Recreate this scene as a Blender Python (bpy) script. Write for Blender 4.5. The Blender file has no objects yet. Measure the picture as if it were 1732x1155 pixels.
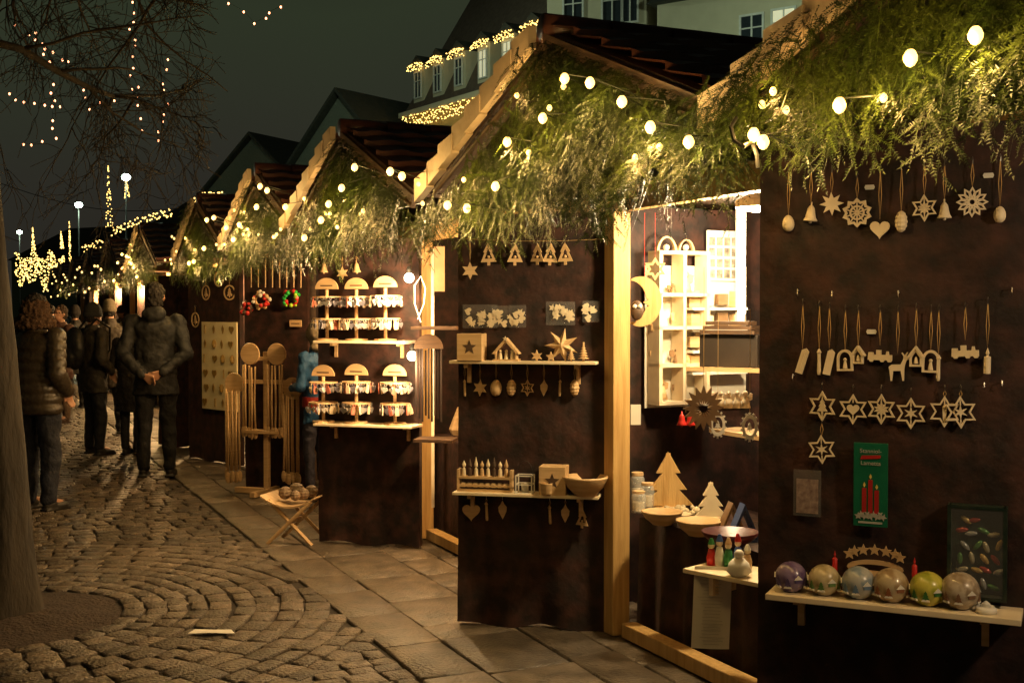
import bpy, math, random
import numpy as np
from mathutils import Vector, Matrix
random.seed(7); rng=np.random.default_rng(7)
col=bpy.context.scene.collection
PI=math.pi; sin=math.sin; cos=math.cos
F=2000.; PITCH=math.atan(53.5/F); EYE=1.6
D=Vector((-.4163,.9092,0)); N=Vector((.9092,.4163,0)); RZ=math.atan2(-.9092,.4163)
def SN(s,n,h=0): return D*s+N*n+Vector((0,0,h))
def ray(px,py):
    x=(px-866)/F; y=-(py-577.5)/F; c,s=cos(PITCH),sin(PITCH)
    return Vector((x,c+y*s,-s+y*c))
def at(px,py,Y):
    d=ray(px,py); return Vector((0,0,EYE))+d*(Y/d.y)
def ground(px,py):
    d=ray(px,py); return Vector((0,0,EYE))+d*(-EYE/d.z)
class Plane:
    def __init__(s,P0,P1):
        s.P0=Vector((P0[0],P0[1],0)); s.P1=Vector((P1[0],P1[1],0)); s.u=(s.P1-s.P0).normalized()
        s.n=Vector((s.u.y,-s.u.x,0)); s.rz=math.atan2(s.u.y,s.u.x); s.L=(s.P1-s.P0).length
    def p(s,px,py,off=0.):
        d=ray(px,py); o=s.P0+s.n*off; c=Vector((0,0,EYE))
        return c+d*((o-c).dot(s.n)/d.dot(s.n))
# ------------------------------------------------ materials
def nt(m):
    m.use_nodes=True; t=m.node_tree; return t,t.nodes,t.links,t.nodes['Principled BSDF']
MC={}
def mat(name,c1,c2=None,rough=.6,scale=8,bump=0.,bscale=None,metal=0,sheen=0,stretch=None,island=0,spec=None,trans=0,alpha=1,coat=0,detail=5,contrast=(.3,.7)):
    if name in MC: return MC[name]
    m=bpy.data.materials.new(name); t,n,l,b=nt(m)
    c2=c2 or tuple(min(1,x*1.35) for x in c1)
    tc=n.new('ShaderNodeTexCoord'); mp=n.new('ShaderNodeMapping'); l.new(tc.outputs['Object'],mp.inputs[0])
    if stretch: mp.inputs['Scale'].default_value=stretch
    no=n.new('ShaderNodeTexNoise'); no.inputs['Scale'].default_value=scale; no.inputs['Detail'].default_value=detail; l.new(mp.outputs[0],no.inputs['Vector'])
    cr=n.new('ShaderNodeValToRGB'); cr.color_ramp.elements[0].position=contrast[0]; cr.color_ramp.elements[1].position=contrast[1]
    cr.color_ramp.elements[0].color=(*c1,1); cr.color_ramp.elements[1].color=(*c2,1)
    l.new(no.outputs[0],cr.inputs[0]); out=cr.outputs[0]
    if island:
        g=n.new('ShaderNodeNewGeometry'); hs=n.new('ShaderNodeHueSaturation'); mr=n.new('ShaderNodeMapRange')
        mr.inputs['To Min'].default_value=1-island; mr.inputs['To Max'].default_value=1+island
        l.new(g.outputs['Random Per Island'],mr.inputs[0]); l.new(mr.outputs[0],hs.inputs['Value']); l.new(out,hs.inputs['Color']); out=hs.outputs[0]
    l.new(out,b.inputs['Base Color'])
    b.inputs['Roughness'].default_value=rough; b.inputs['Metallic'].default_value=metal
    if sheen: b.inputs['Sheen Weight'].default_value=sheen; b.inputs['Sheen Roughness'].default_value=.35; b.inputs['Sheen Tint'].default_value=(1,.55,.4,1)
    if spec is not None: b.inputs['Specular IOR Level'].default_value=spec
    if trans: b.inputs['Transmission Weight'].default_value=trans
    if alpha<1: b.inputs['Alpha'].default_value=alpha
    if coat: b.inputs['Coat Weight'].default_value=coat
    if bump:
        n2=n.new('ShaderNodeTexNoise'); n2.inputs['Scale'].default_value=bscale or scale*3; n2.inputs['Detail'].default_value=6; l.new(mp.outputs[0],n2.inputs['Vector'])
        bp=n.new('ShaderNodeBump'); bp.inputs['Strength'].default_value=bump; bp.inputs['Distance'].default_value=.02
        l.new(n2.outputs[0],bp.inputs['Height']); l.new(bp.outputs[0],b.inputs['Normal'])
    MC[name]=m; return m
def emi(name,c,st,samp=True):
    if name in MC: return MC[name]
    m=bpy.data.materials.new(name); t,n,l,b=nt(m)
    b.inputs['Base Color'].default_value=(*c,1); b.inputs['Emission Color'].default_value=(*c,1); b.inputs['Emission Strength'].default_value=st
    if not samp: m.cycles.emission_sampling='NONE'
    MC[name]=m; return m
velvet=mat('velvet',(.009,.0028,.0018),(.052,.016,.010),rough=.72,scale=11,bump=.22,bscale=26,sheen=.10,detail=10,contrast=(.40,.70))
wood=mat('pale_wood',(.50,.32,.15),(.66,.46,.25),rough=.55,scale=6,stretch=(1,1,9),bump=.1,bscale=40)
wood_h=mat('pale_wood_board',(.46,.30,.15),(.62,.44,.25),rough=.55,scale=5,stretch=(1,9,9),bump=.15,bscale=30)
wood_w=mat('white_wood',(.68,.55,.36),(.82,.70,.50),rough=.6,scale=9)
wood_y=mat('post_wood',(.46,.27,.09),(.64,.42,.17),rough=.5,scale=5,stretch=(9,9,.8),bump=.2,bscale=20)
wood_d=mat('dark_wood',(.05,.028,.015),(.10,.055,.03),rough=.6,scale=6,stretch=(1,1,8),bump=.2)
tile=mat('roof_tile',(.05,.017,.012),(.095,.036,.024),rough=.38,scale=3,bump=.15,bscale=60,island=.3)
barge=mat('barge_wood',(.42,.33,.22),(.62,.50,.36),rough=.6,scale=6,bump=.2,bscale=30)
fir=mat('fir',(.018,.040,.006),(.080,.105,.014),rough=.40,scale=5,island=.6)
twigm=mat('fir_twig',(.06,.035,.015))
bark=mat('bark',(.012,.009,.006),(.038,.028,.017),rough=.9,scale=7,stretch=(1,1,.3),bump=1.,bscale=18)
metal=mat('steel',(.45,.43,.4),rough=.3,metal=1)
iron=mat('black_iron',(.02,.02,.02),rough=.45,metal=.6)
cord=mat('cord',(.5,.32,.12),rough=.8)
wire=mat('cable',(.012,.016,.01),rough=.5)
bulbm=emi('bulb_glow',(1,.64,.19),3.2,False)
bulbn=emi('small_bulb',(1,.36,.16),7,False)
bulbf=emi('far_bulb',(1,.62,.16),4,False)
lampw=emi('lamp_white',(.80,1,.84),30,False)
lampi=emi('lamp_inside',(1,.86,.62),26,False)
paper=mat('paper',(.62,.60,.54),(.70,.68,.62),rough=.7)
white=mat('white_paint',(.72,.69,.62),(.8,.77,.7),rough=.5)
clear=mat('clear_plastic',(.75,.75,.75),rough=.12,alpha=.05,spec=.8)
red=mat('red',(.45,.02,.015),rough=.4)
skin=mat('skin',(.42,.22,.14),(.50,.27,.18),rough=.5)
# ------------------------------------------------ mesh builder
class MB:
    def __init__(s): s.v=[]; s.f=[]
    def add(s,vs,fs,M=None):
        b=len(s.v)
        if M is not None: vs=[tuple(M@Vector(v)) for v in vs]
        s.v+= [tuple(v) for v in vs]; s.f+=[tuple(i+b for i in f) for f in fs]; return s
    def box(s,cx,cy,cz,sx,sy,sz,M=None):
        x,y,z=sx/2,sy/2,sz/2
        vs=[(cx+a*x,cy+b*y,cz+c*z) for c in(-1,1) for b in(-1,1) for a in(-1,1)]
        return s.add(vs,[(0,2,3,1),(4,5,7,6),(0,1,5,4),(2,6,7,3),(0,4,6,2),(1,3,7,5)],M)
    def tube(s,pts,r,n=8,M=None):
        pts=[Vector(p) for p in pts]; k=len(pts); rs=r if isinstance(r,(list,tuple)) else [r]*k
        vs=[];fs=[]; pa=None
        for i,p in enumerate(pts):
            t=(pts[min(i+1,k-1)]-pts[max(i-1,0)])
            t=t.normalized() if t.length>1e-9 else Vector((0,0,1))
            if pa is None: pa=t.orthogonal().normalized()
            a=(pa-t*pa.dot(t)); a=a.normalized() if a.length>1e-6 else t.orthogonal().normalized(); pa=a; b=t.cross(a)
            for j in range(n):
                q=2*PI*j/n; vs.append(p+(a*cos(q)+b*sin(q))*rs[i])
        for i in range(k-1):
            for j in range(n):
                fs.append((i*n+j,i*n+(j+1)%n,(i+1)*n+(j+1)%n,(i+1)*n+j))
        fs.append(tuple(range(n-1,-1,-1))); fs.append(tuple((k-1)*n+j for j in range(n)))
        return s.add(vs,fs,M)
    def lathe(s,prof,c=(0,0,0),n=16,sx=1,sy=1,M=None,caps=True):
        vs=[];fs=[];k=len(prof)
        for r,z in prof:
            for j in range(n):
                q=2*PI*j/n; vs.append((c[0]+r*cos(q)*sx,c[1]+r*sin(q)*sy,c[2]+z))
        for i in range(k-1):
            for j in range(n): fs.append((i*n+j,i*n+(j+1)%n,(i+1)*n+(j+1)%n,(i+1)*n+j))
        if caps: fs.append(tuple(range(n-1,-1,-1))); fs.append(tuple((k-1)*n+j for j in range(n)))
        return s.add(vs,fs,M)
    def sph(s,c,r,n=12,m=8,M=None):
        if not isinstance(r,(tuple,list)): r=(r,r,r)
        prof=[(max(1e-4,sin(PI*i/m)),-cos(PI*i/m)) for i in range(m+1)]
        vs=[];fs=[]
        for a,z in prof:
            for j in range(n):
                q=2*PI*j/n; vs.append((c[0]+a*cos(q)*r[0],c[1]+a*sin(q)*r[1],c[2]+z*r[2]))
        for i in range(m):
            for j in range(n): fs.append((i*n+j,i*n+(j+1)%n,(i+1)*n+(j+1)%n,(i+1)*n+j))
        return s.add(vs,fs,M)
    def prism(s,poly,y0,y1,M=None):
        k=len(poly); vs=[(x,y0,z) for x,z in poly]+[(x,y1,z) for x,z in poly]
        fs=[tuple(range(k)),tuple(range(2*k-1,k-1,-1))]+[(i,i+k,(i+1)%k+k,(i+1)%k) for i in range(k)]
        return s.add(vs,fs,M)
    def ring(s,o,i_,y0,y1,M=None):
        k=len(o); vs=[(x,y,z) for P in(o,i_) for y in(y0,y1) for x,z in P]; fs=[]
        for j in range(k):
            q=(j+1)%k
            fs+=[(j,q,2*k+q,2*k+j),(k+j,3*k+j,3*k+q,k+q),(j,k+j,k+q,q),(2*k+j,2*k+q,3*k+q,3*k+j)]
        return s.add(vs,fs,M)
    def build(s,name,m,parent=None,loc=None,rz=0,smooth=False,bevel=0):
        me=bpy.data.meshes.new(name); me.from_pydata(s.v,[],s.f); me.update()
        if m: me.materials.append(m)
        if smooth: me.shade_smooth()
        o=bpy.data.objects.new(name,me); col.objects.link(o)
        if parent: o.parent=parent
        if loc is not None: o.location=loc
        o.rotation_euler=(0,0,rz)
        if bevel:
            b=o.modifiers.new('b','BEVEL'); b.width=bevel; b.segments=2; b.limit_method='ANGLE'
        return o
def tag(o,label,cat,group=None):
    if len(label.split())>16: print('LONG',label)
    o['label']=label; o['category']=cat
    if group: o['group']=group
    return o
def thing(name,label,cat,loc,rz=0,group=None):
    o=bpy.data.objects.new(name,None); o.empty_display_size=.1; col.objects.link(o); o.location=loc; o.rotation_euler=(0,0,rz)
    return tag(o,label,cat,group)
def npmesh(name,V,Fc,m,parent=None,kind=None):
    me=bpy.data.meshes.new(name); V=np.asarray(V,dtype=np.float32); Fc=np.asarray(Fc,dtype=np.int32); k=Fc.shape[1]
    me.vertices.add(len(V)); me.vertices.foreach_set('co',V.ravel())
    me.loops.add(Fc.size); me.loops.foreach_set('vertex_index',Fc.ravel())
    me.polygons.add(len(Fc)); me.polygons.foreach_set('loop_start',np.arange(len(Fc),dtype=np.int32)*k)
    me.update(calc_edges=True); me.validate(); me.materials.append(m)
    o=bpy.data.objects.new(name,me); col.objects.link(o)
    if parent: o.parent=parent
    if kind: o['kind']=kind
    return o
# ------------------------------------------------ camera & world
sc=bpy.context.scene
cam=bpy.data.objects.new('Camera',bpy.data.cameras.new('Camera')); col.objects.link(cam); sc.camera=cam
cam.location=(0,0,EYE); cam.rotation_euler=(PI/2-PITCH,0,0); cam.data.sensor_width=36; cam.data.lens=F/1732*36; cam.data.clip_end=1000; cam.data.clip_start=.05
w=bpy.data.worlds.new('World'); sc.world=w; w.use_nodes=True; t=w.node_tree; n=t.nodes; l=t.links
bg=n['Background']; tc=n.new('ShaderNodeTexCoord'); sp=n.new('ShaderNodeSeparateXYZ'); l.new(tc.outputs['Generated'],sp.inputs[0])
no=n.new('ShaderNodeTexNoise'); no.inputs['Scale'].default_value=2.2; l.new(tc.outputs['Generated'],no.inputs['Vector'])
ad=n.new('ShaderNodeMath'); ad.operation='MULTIPLY_ADD'; l.new(no.outputs[0],ad.inputs[0]); ad.inputs[1].default_value=.16; l.new(sp.outputs['Z'],ad.inputs[2])
cr=n.new('ShaderNodeValToRGB'); l.new(ad.outputs[0],cr.inputs[0]); e=cr.color_ramp.elements
e[0].position=.04; e[0].color=(.020,.016,.014,1); e[1].position=.55; e[1].color=(.006,.0065,.005,1)
x=e.new(.18); x.color=(.024,.023,.017,1); x=e.new(.32); x.color=(.026,.033,.018,1)
l.new(cr.outputs[0],bg.inputs[0]); bg.inputs[1].default_value=1.
sc.view_settings.view_transform='Standard'; sc.view_settings.look='None'; sc.view_settings.exposure=0
def point(name,loc,pw,c=(1,.62,.28),r=.04):
    L=bpy.data.lights.new(name,'POINT'); L.energy=pw; L.color=c; L.shadow_soft_size=r
    o=bpy.data.objects.new(name,L); col.objects.link(o); o.location=loc; return o
# ------------------------------------------------ ground
mortar=mat('joint_sand',(.014,.010,.007),(.026,.019,.013),rough=.9,scale=30,bump=.4)
cob=mat('cobble',(.045,.034,.024),(.125,.096,.068),rough=.40,scale=17,bump=.9,bscale=60,island=.45,detail=10,contrast=(.35,.65))
slabm=mat('slab',(.065,.052,.038),(.16,.125,.09),rough=.43,scale=9,bump=.6,bscale=50,island=.32,detail=11,contrast=(.32,.68))
g=MB(); g.add([(-120,-20,-.018),(120,-20,-.018),(120,220,-.018),(-120,220,-.018)],[(0,1,2,3)]).build('ground',mortar)['kind']='structure'
TC=Vector((-2.67,6.12,0))
def stones(cells,h=.0,ins=.006,tl=.012,dz=.0025):
    V=[];Fc=[];b=0
    for c in cells:
        z=h+random.uniform(-dz,dz); cx=sum(p[0] for p in c)/4; cy=sum(p[1] for p in c)/4
        for p in c: V.append((p[0],p[1],-.020))
        for p in c: V.append((p[0],p[1],z-.0045))
        tx,ty=random.uniform(-tl,tl),random.uniform(-tl,tl)
        for p in c:
            dx,dy=p[0]-cx,p[1]-cy; d=math.hypot(dx,dy) or 1; k=1-ins*1.4/d
            V.append((cx+dx*k,cy+dy*k,z+dx*tx+dy*ty))
        for i in range(4):
            j=(i+1)%4; Fc.append((b+i,b+j,b+4+j,b+4+i)); Fc.append((b+4+i,b+4+j,b+8+j,b+8+i))
        Fc.append((b+8,b+9,b+10,b+11)); b+=12
    return V,Fc
def inview(p):
    if p.y<1.8: return False
    q=866+p.x/p.y*F; return -500<q<2300
cells=[]; jt=lambda a=.012: random.uniform(-a,a)
s=0.
while s<42:
    hs=random.uniform(.10,.145) if s<24 else .2
    n_=-12+random.uniform(0,.2)
    while n_<1.74:
        wn=random.uniform(.11,.21); wn=min(wn,1.75-n_)
        P=SN(s+hs/2,n_+wn/2)
        if wn>.05 and inview(P) and (P-TC).length>2.0:
            cells.append([(*(SN(s+a+jt(),n_+b+jt())).xy,) for a,b in((.006,.006),(.006,wn-.006),(hs-.006,wn-.006),(hs-.006,.006))][::-1])
        n_+=wn
    s+=hs
r=.62
while r<1.98:
    hr=random.uniform(.105,.14); k=int(2*PI*(r+hr/2)/random.uniform(.14,.2)); o=random.random()
    for i in range(k):
        a0=2*PI*(i+o)/k+.006/r; a1=2*PI*(i+1+o)/k-.006/r
        q=[(TC.x+rr*cos(a)+jt(.014),TC.y+rr*sin(a)+jt(.014)) for rr,a in((r+.006,a0),(r+hr-.006,a0),(r+hr-.006,a1),(r+.006,a1))]
        m_=Vector((q[0][0],q[0][1],0))
        if m_.dot(N)<1.7: cells.append(q)
    r+=hr
V,Fc=stones(cells); npmesh('cobblestones',V,Fc,cob,kind='structure')
cells=[]; n_=1.76
while n_<5:
    wn=random.choice([.36,.42,.26,.3]); s=random.uniform(-.6,0)
    while s<42:
        ls=random.uniform(.25,.75); P=SN(s+ls/2,n_+wn/2)
        if inview(P): cells.append([(*(SN(s+a+jt(.008),n_+b+jt(.008))).xy,) for a,b in((.006,.006),(.006,wn-.006),(ls-.006,wn-.006),(ls-.006,.006))][::-1])
        s+=ls
    n_+=wn
V,Fc=stones(cells,.0,.006,.010); npmesh('pavement',V,Fc,slabm,kind='structure')
soil=mat('soil',(.022,.013,.009),(.045,.028,.018),rough=.95,scale=14,bump=1,bscale=50)
m=MB(); rr=[(.02,.03),(.2,.035),(.42,.0),(.62,-.014)]; vs=[];fs=[]
for i,(a,z) in enumerate(rr):
    for j in range(40): q=2*PI*j/40; vs.append((a*cos(q),a*sin(q),z+random.uniform(-.008,.008)))
for i in range(3):
    for j in range(40): fs.append((i*40+j,i*40+(j+1)%40,(i+1)*40+(j+1)%40,(i+1)*40+j))
fs.append(tuple(range(40))); m.add(vs,fs); m.build('tree_pit_soil',soil,loc=TC,smooth=True)['kind']='structure'
# ------------------------------------------------ bare tree
tr=thing('bare_tree','bare dark tree trunk with thin leafless twigs, rising from round earth patch at left','tree',TC)
m=MB(); NR=26; vs=[];fs=[]; kz=60
for i in range(kz):
    z=-.05+i*.09; R0=.118+.045*math.exp(-z*3.)+.03*math.exp(-z*.6)
    for j in range(NR):
        a=2*PI*j/NR; rr_=R0*(1+.045*sin(a*5+z*1.3)+.03*sin(a*9-z*4)+.02*random.uniform(-1,1)+.12*math.exp(-z*6)*sin(a*4+1))
        vs.append((-.035*z+.015*sin(z*2.2)+rr_*cos(a),.03*sin(z*1.7)+rr_*sin(a),z))
for i in range(kz-1):
    for j in range(NR): fs.append((i*NR+j,i*NR+(j+1)%NR,(i+1)*NR+(j+1)%NR,(i+1)*NR+j))
m.add(vs,fs); m.build('trunk',bark,tr,smooth=True)
m=MB()
def br(p,d,L,r,lv):
    pts=[p.copy()];k=7
    for i in range(k):
        d=(d+Vector((random.gauss(0,.16),random.gauss(0,.16),random.gauss(0,.13)-.015*lv))).normalized(); p=p+d*(L/k)
        W=TC+p; q=866+W.x/W.y*F
        if q>340+60*random.random(): break
        pts.append(p.copy())
    k=len(pts)-1
    if k<2: return
    m.tube([tuple(q) for q in pts],[max(.0020,r*(1-.7*i/k)) for i in range(k+1)],5 if lv>1 else 7)
    if lv>=4: return
    for i in range([7,6,4,3][lv]):
        q=pts[random.randint(1,k)]
        ax=Vector((random.gauss(0,1),random.gauss(0,1),random.gauss(0,.8))).normalized()
        br(q.copy(),(d+ax*.85).normalized(),L*random.uniform(.42,.62),r*.42,lv+1)
random.seed(21)
for P,dv,L,r_ in (((-.1,0,3.0),(.5,.9,.08),2.0,.024),((-.12,0,3.3),(.45,.9,.16),2.3,.026),((-.13,.0,3.6),(.6,.8,.05),2.1,.026)):
    br(Vector(P),Vector(dv).normalized(),L,r_,0)
m.build('branches',bark,tr,smooth=True)
random.seed(5)
def chain(pts,label,mm,r,wr=.003,name='light_chain',drape=0,extra=(),lit=0):
    root=thing(name,label,'string lights',pts[0],0,None)
    q=[p-pts[0] for p in pts]; pth=[]
    for i,p in enumerate(q):
        pth.append(tuple(p+Vector((0,0,r))))
        if drape and i<len(q)-1:
            for f in(.33,.66): pth.append(tuple(p.lerp(q[i+1],f)+N*drape*random.uniform(.8,1.2)+Vector((0,0,random.uniform(-.05,.04)))))
    MB().tube(pth,wr,4).build('cable',wire,root)
    b0=None
    for p in q:
        if b0 is None: b0=MB().lathe([(.001,-1.3*r),(.55*r,-1.05*r),(.95*r,-.4*r),(r,.1*r),(.7*r,.8*r),(.4*r,1.1*r)],n=10).build('bulb',mm,root,loc=p,smooth=True)
        else:
            c=b0.copy(); col.objects.link(c); c.parent=root; c.location=p
        if lit: point('bulb_light',pts[0]+p-N*.035-Vector((0,0,.02)),lit*random.uniform(.7,1.3),(1,.60,.18),.02)
    for i,p in enumerate(extra):
        c=b0.copy(); col.objects.link(c); c.parent=root; c.location=p-pts[0]; c.scale=(.6,.6,.6)
        if lit and i%2==0: point('bulb_light',p-N*.03,lit*.5,(1,.55,.15),.02)
    return root
def pl(pts,step,Y,jit=3):
    out=[]
    for (x0,y0),(x1,y1) in zip(pts[:-1],pts[1:]):
        k=max(1,int(math.hypot(x1-x0,y1-y0)/step))
        for i in range(k):
            f=i/k; out.append(at(x0+(x1-x0)*f+random.uniform(-jit,jit),y0+(y1-y0)*f+random.uniform(-jit,jit),Y))
    return out
for pts,Y,lb in (([(223,2),(226,180)],8.5,'long vertical string of tiny lights hanging in the bare tree at top left'),
 ([(281,105),(279,190),(262,248)],8.8,'string of tiny lights at the right end of the bare tree twigs'),
 ([(230,150),(240,200),(250,240)],8.2,'short string of tiny lights left of the rightmost tree string'),
 ([(62,58),(82,110),(94,170),(90,245)],7.6,'string of tiny lights hanging in front of the left twigs'),
 ([(388,8),(412,18),(434,38),(460,18),(498,10)],8,'drooping arc of tiny lights at the top edge above the bare tree'),
 ([(15,155),(40,175),(80,182),(120,170)],8,'horizontal string of tiny lights low in the left twigs'),
 ([(28,48),(60,70),(90,90),(130,105)],7.4,'slanting string of tiny lights nearest the trunk top'),
 ([(120,105),(140,150),(155,182),(205,160)],8.6,'string of tiny lights in the middle of the bare tree'),
 ([(35,245),(90,240)],8.2,'short level string of tiny lights below the twigs')):
    chain(pl(pts,15,Y,5),lb,bulbn,.0068,.0012)
# ------------------------------------------------ fir garland
def fir_tpl(L,st,wd,nl,seed,tsp=.036):
    r=np.random.default_rng(seed); T=[]
    def strand(p,d,l,sc_=1.):
        k=max(3,int(l/st)); side=np.array([-d[1],d[0],0.])
        for i in range(k):
            f=i/k; q=p+d*l*f; q=q+np.array([0,0,-.25*l*f*f])
            for sg in(-1,1):
                nd=d*r.uniform(.35,.8)+side*sg*r.uniform(.8,1.)+np.array([0,0,r.uniform(-.25,.5)]); nd/=np.linalg.norm(nd)
                ln=nl*r.uniform(.75,1.1)*sc_*(1-.4*f); ww=d*wd*.5
                T.append([q-ww,q+ww,q+nd*ln])
        e=p+d*l+np.array([0,0,-.25*l]); T.append([p-side*.0025,p+side*.0025,e]); T.append([e-side*wd*.6,e+side*wd*.6,e+d*nl*.8])
    strand(np.zeros(3),np.array([1.,0,0]),L)
    x=.03;sg=1
    while x<L*.93:
        a=math.radians(r.uniform(38,58))*sg; tl=(.5*(L-x))*r.uniform(.7,1.15)+.03
        strand(np.array([x,0,-.25*L*(x/L)**2]),np.array([cos(a),sin(a),r.uniform(-.15,.1)]),tl,.9)
        x+=tsp; sg=-sg
    return np.array(T)
TPL={0:[fir_tpl(l_,.0062,.0044,.015,i) for i,l_ in enumerate((.18,.23,.27,.16))],1:[fir_tpl(l_,.009,.0064,.018,i) for i,l_ in enumerate((.20,.25,.28,.17))],2:[fir_tpl(l_,.016,.011,.022,i,.05) for i,l_ in enumerate((.2,.26))]}
def fir_mesh(bases,dirs,outs,lod,parent):
    A=[]
    for p,d,o in zip(bases,dirs,outs):
        T=random.choice(TPL[lod]); d=d.normalized(); y=o.cross(d).normalized(); z=d.cross(y); sc_=random.uniform(.75,1.2)
        R=np.array([d,y,z])*sc_
        A.append(T.reshape(-1,3)@R+np.array(p))
    V=np.concatenate(A); Fc=np.arange(len(V)).reshape(-1,3)
    return npmesh('fir_sprays',V,Fc,fir,parent)
# ------------------------------------------------ stalls
ORD=['nearest','second nearest','third nearest','fourth','fifth','sixth','seventh','eighth','ninth','tenth','eleventh']
N0=2.2; RDG=2.72; EAV=2.2
def rake(x,half,eave=EAV,ridge=RDG): return ridge-(ridge-eave)*abs(x)/half
def stall(k,sr,half,post,eave=EAV,ridge=RDG,lod=0,nb=200,depth=2.35):
    o=SN(sr,N0); R=thing('market_stall','%s wooden market stall of the row, dark tiled gable roof above fir branches'%ORD[k],'market stall',o,RZ,'market stalls in a row')
    sl=math.atan2(ridge-eave,half); Ls=math.hypot(half,ridge-eave); nr=6
    c,s_=cos(sl),sin(sl)
    for sg in(-1,1):
        m=MB(); nc=int(depth/.04)+1
        for r_ in range(nr):
            a0=r_/nr*Ls; a1=(r_+1)/nr*Ls+.03
            vs=[]
            for a,zz in((a0,.015),(a1,.050),(a1,.02)):
                for j in range(nc):
                    y=-.05+depth*j/(nc-1); w_=.016*abs(sin(PI*y/.22))
                    vs.append((sg*(a*c),y,ridge+.02-a*s_+(zz+w_)))
            fs=[(i*nc+j,i*nc+j+1,(i+1)*nc+j+1,(i+1)*nc+j) for i in range(2) for j in range(nc-1)]
            m.add(vs,fs)
        rf=m.build('roof_slope',tile,R)
        b=MB()
        b.add([(0,-.03,ridge),(sg*half,-.03,eave),(sg*half,depth-.05,eave),(0,depth-.05,ridge),(0,-.03,ridge+.02),(sg*half,-.03,eave+.02),(sg*half,depth-.05,eave+.02),(0,depth-.05,ridge+.02)],[(0,1,2,3),(4,7,6,5),(0,4,5,1),(1,5,6,2),(2,6,7,3)]); b.build('roof_boards',wood_d,rf)
        b=MB()
        if sg<0:
            for q in range(nr+2):
                a0=q/(nr+2)*Ls; a1=(q+1)/(nr+2)*Ls+.012
                P=[(sg*a0*c,ridge+.035-a0*s_),(sg*a1*c,ridge+.072-a1*s_),(sg*a1*c,ridge-.045-a1*s_),(sg*a0*c,ridge-.055-a0*s_)]
                b.prism(P,-.125-.006*(q%2),-.09)
            b.build('bargeboard',barge,R)
        else:
            b.prism([(0,ridge+.01),(0,ridge-.06),(half,eave-.06),(half,eave+.01)],-.06,-.04); b.build('bargeboard',wood_d,R)
    m=MB()
    for i in range(int(depth/.3)):
        y=.3*i-.06
        m.tube([(0,y,ridge+.03),(0,y+.16,ridge+.035),(0,y+.32,ridge+.04)],[.06,.056,.05],12)
    m.build('ridge_cap',tile,R,smooth=True)
    MB().prism([(-half+.06,eave-.02),(half-.06,eave-.02),(0,ridge-.04)],.03,.05).build('gable_board',mat('dark_board',(.014,.016,.008)),R)  # plain near-black green board closing the gable behind the fir
    MB().box(0,.71,2.14,2*half-.16,.06,.12).build('lintel',wood_y,R)
    bw=half-.1
    for sg in(-1,1):
        MB().box(sg*bw,.7+(depth-.9)/2,1.08,.03,depth-.9,2.16).build('side_wall',velvet,R)
        MB().box(sg*(bw-.03),.71,1.04,.07,.07,2.08).build('corner_post',wood_d,R,bevel=.004)
    MB().box(0,depth-.2,1.1,2*bw-.04,.03,2.3).build('back_wall',velvet,R)
    MB().box(0,depth/2+.3,2.2,2*bw-.1,depth-.8,.02).build('ceiling',wood_d,R)
    xp=-(post-sr)
    MB().box(xp,.69,1.04,.095,.095,2.075).build('post',wood_y,R,bevel=.005)
    MB().box((xp+bw)/2+.03,.70,.045,bw-xp-.14,.08,.07).build('base_beam',wood_y,R,bevel=.005)
    G=thing('fir_garland','bushy green fir branch covering on the gable of the %s stall'%ORD[k],'garland',SN(sr,N0,0),RZ,'fir garlands on the stall gables')
    B=[];Dd=[];O=[]
    mg=.0 if k==0 else .19; lift=.09 if k==0 else 0
    for i in range(nb):
        while True:
            x=random.uniform(-half*.98,half*1.0); top=rake(x,half,eave,ridge)-(mg if x<0 else .02)
            z=random.uniform(2.10+lift,ridge)
            if z<top or (abs(x)>half*.75 and z<2.14+lift): break
        B.append(Vector((x,-.02-random.uniform(0,.16),z)))
        lean=.35 if (x<0 and k>0 and z>top-.15) else 0
        Dd.append(Vector((random.gauss(lean,.5),-random.uniform(.1,.8 if lean else 1.),-1))); O.append(Vector((random.gauss(0,.35),-1,random.uniform(.1,.9))))
    for i in range(nb//5):
        x=random.uniform(-1 if k==0 else 0.02,1)*half; B.append(Vector((x,-.08,rake(x,half,eave,ridge)+(.05 if k==0 else -.01)))); Dd.append(Vector((random.gauss(0.1,.6),-random.uniform(.6,1),-.5))); O.append(Vector((0,-.5,1)))
    for i in range(nb//3):
        x=random.uniform(-half,half)*1.02; B.append(Vector((x,-.0-random.uniform(0,.16),random.uniform(2.07,2.22)+lift))); Dd.append(Vector((random.gauss(0,.35),-random.uniform(0,.5),-1))); O.append(Vector((random.gauss(0,.5),-1,.2)))
    fir_mesh(B,Dd,O,lod,G)
    MB().tube([(-half,-.06,eave-.05),(0,-.06,ridge-.1),(half,-.06,eave-.05)],.012,6).build('support_wire',twigm,G)
    return R
SR=[1.78,4.37,7.29,9.75,12.5,17.0,21,24.6,28.4,32,36]
PS=[2.26,5.07,7.78,10.1,12.1,16.2,20.5,24.2,28,31.6,35.6]
HF=[1.34,1.34,1.34,1.25,1.3,1.4,1.4,1.4,1.4,1.4,1.4]
NB=[540,480,340,220,180,140,70,50,40,36,36]
LD=[0,0,1,1,1,1,2,2,2,2,2]
for k in range(11): stall(k,SR[k],HF[k],PS[k],lod=LD[k],nb=NB[k])
gp=Plane(SN(10,N0-.27),SN(0,N0-.27))
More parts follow.
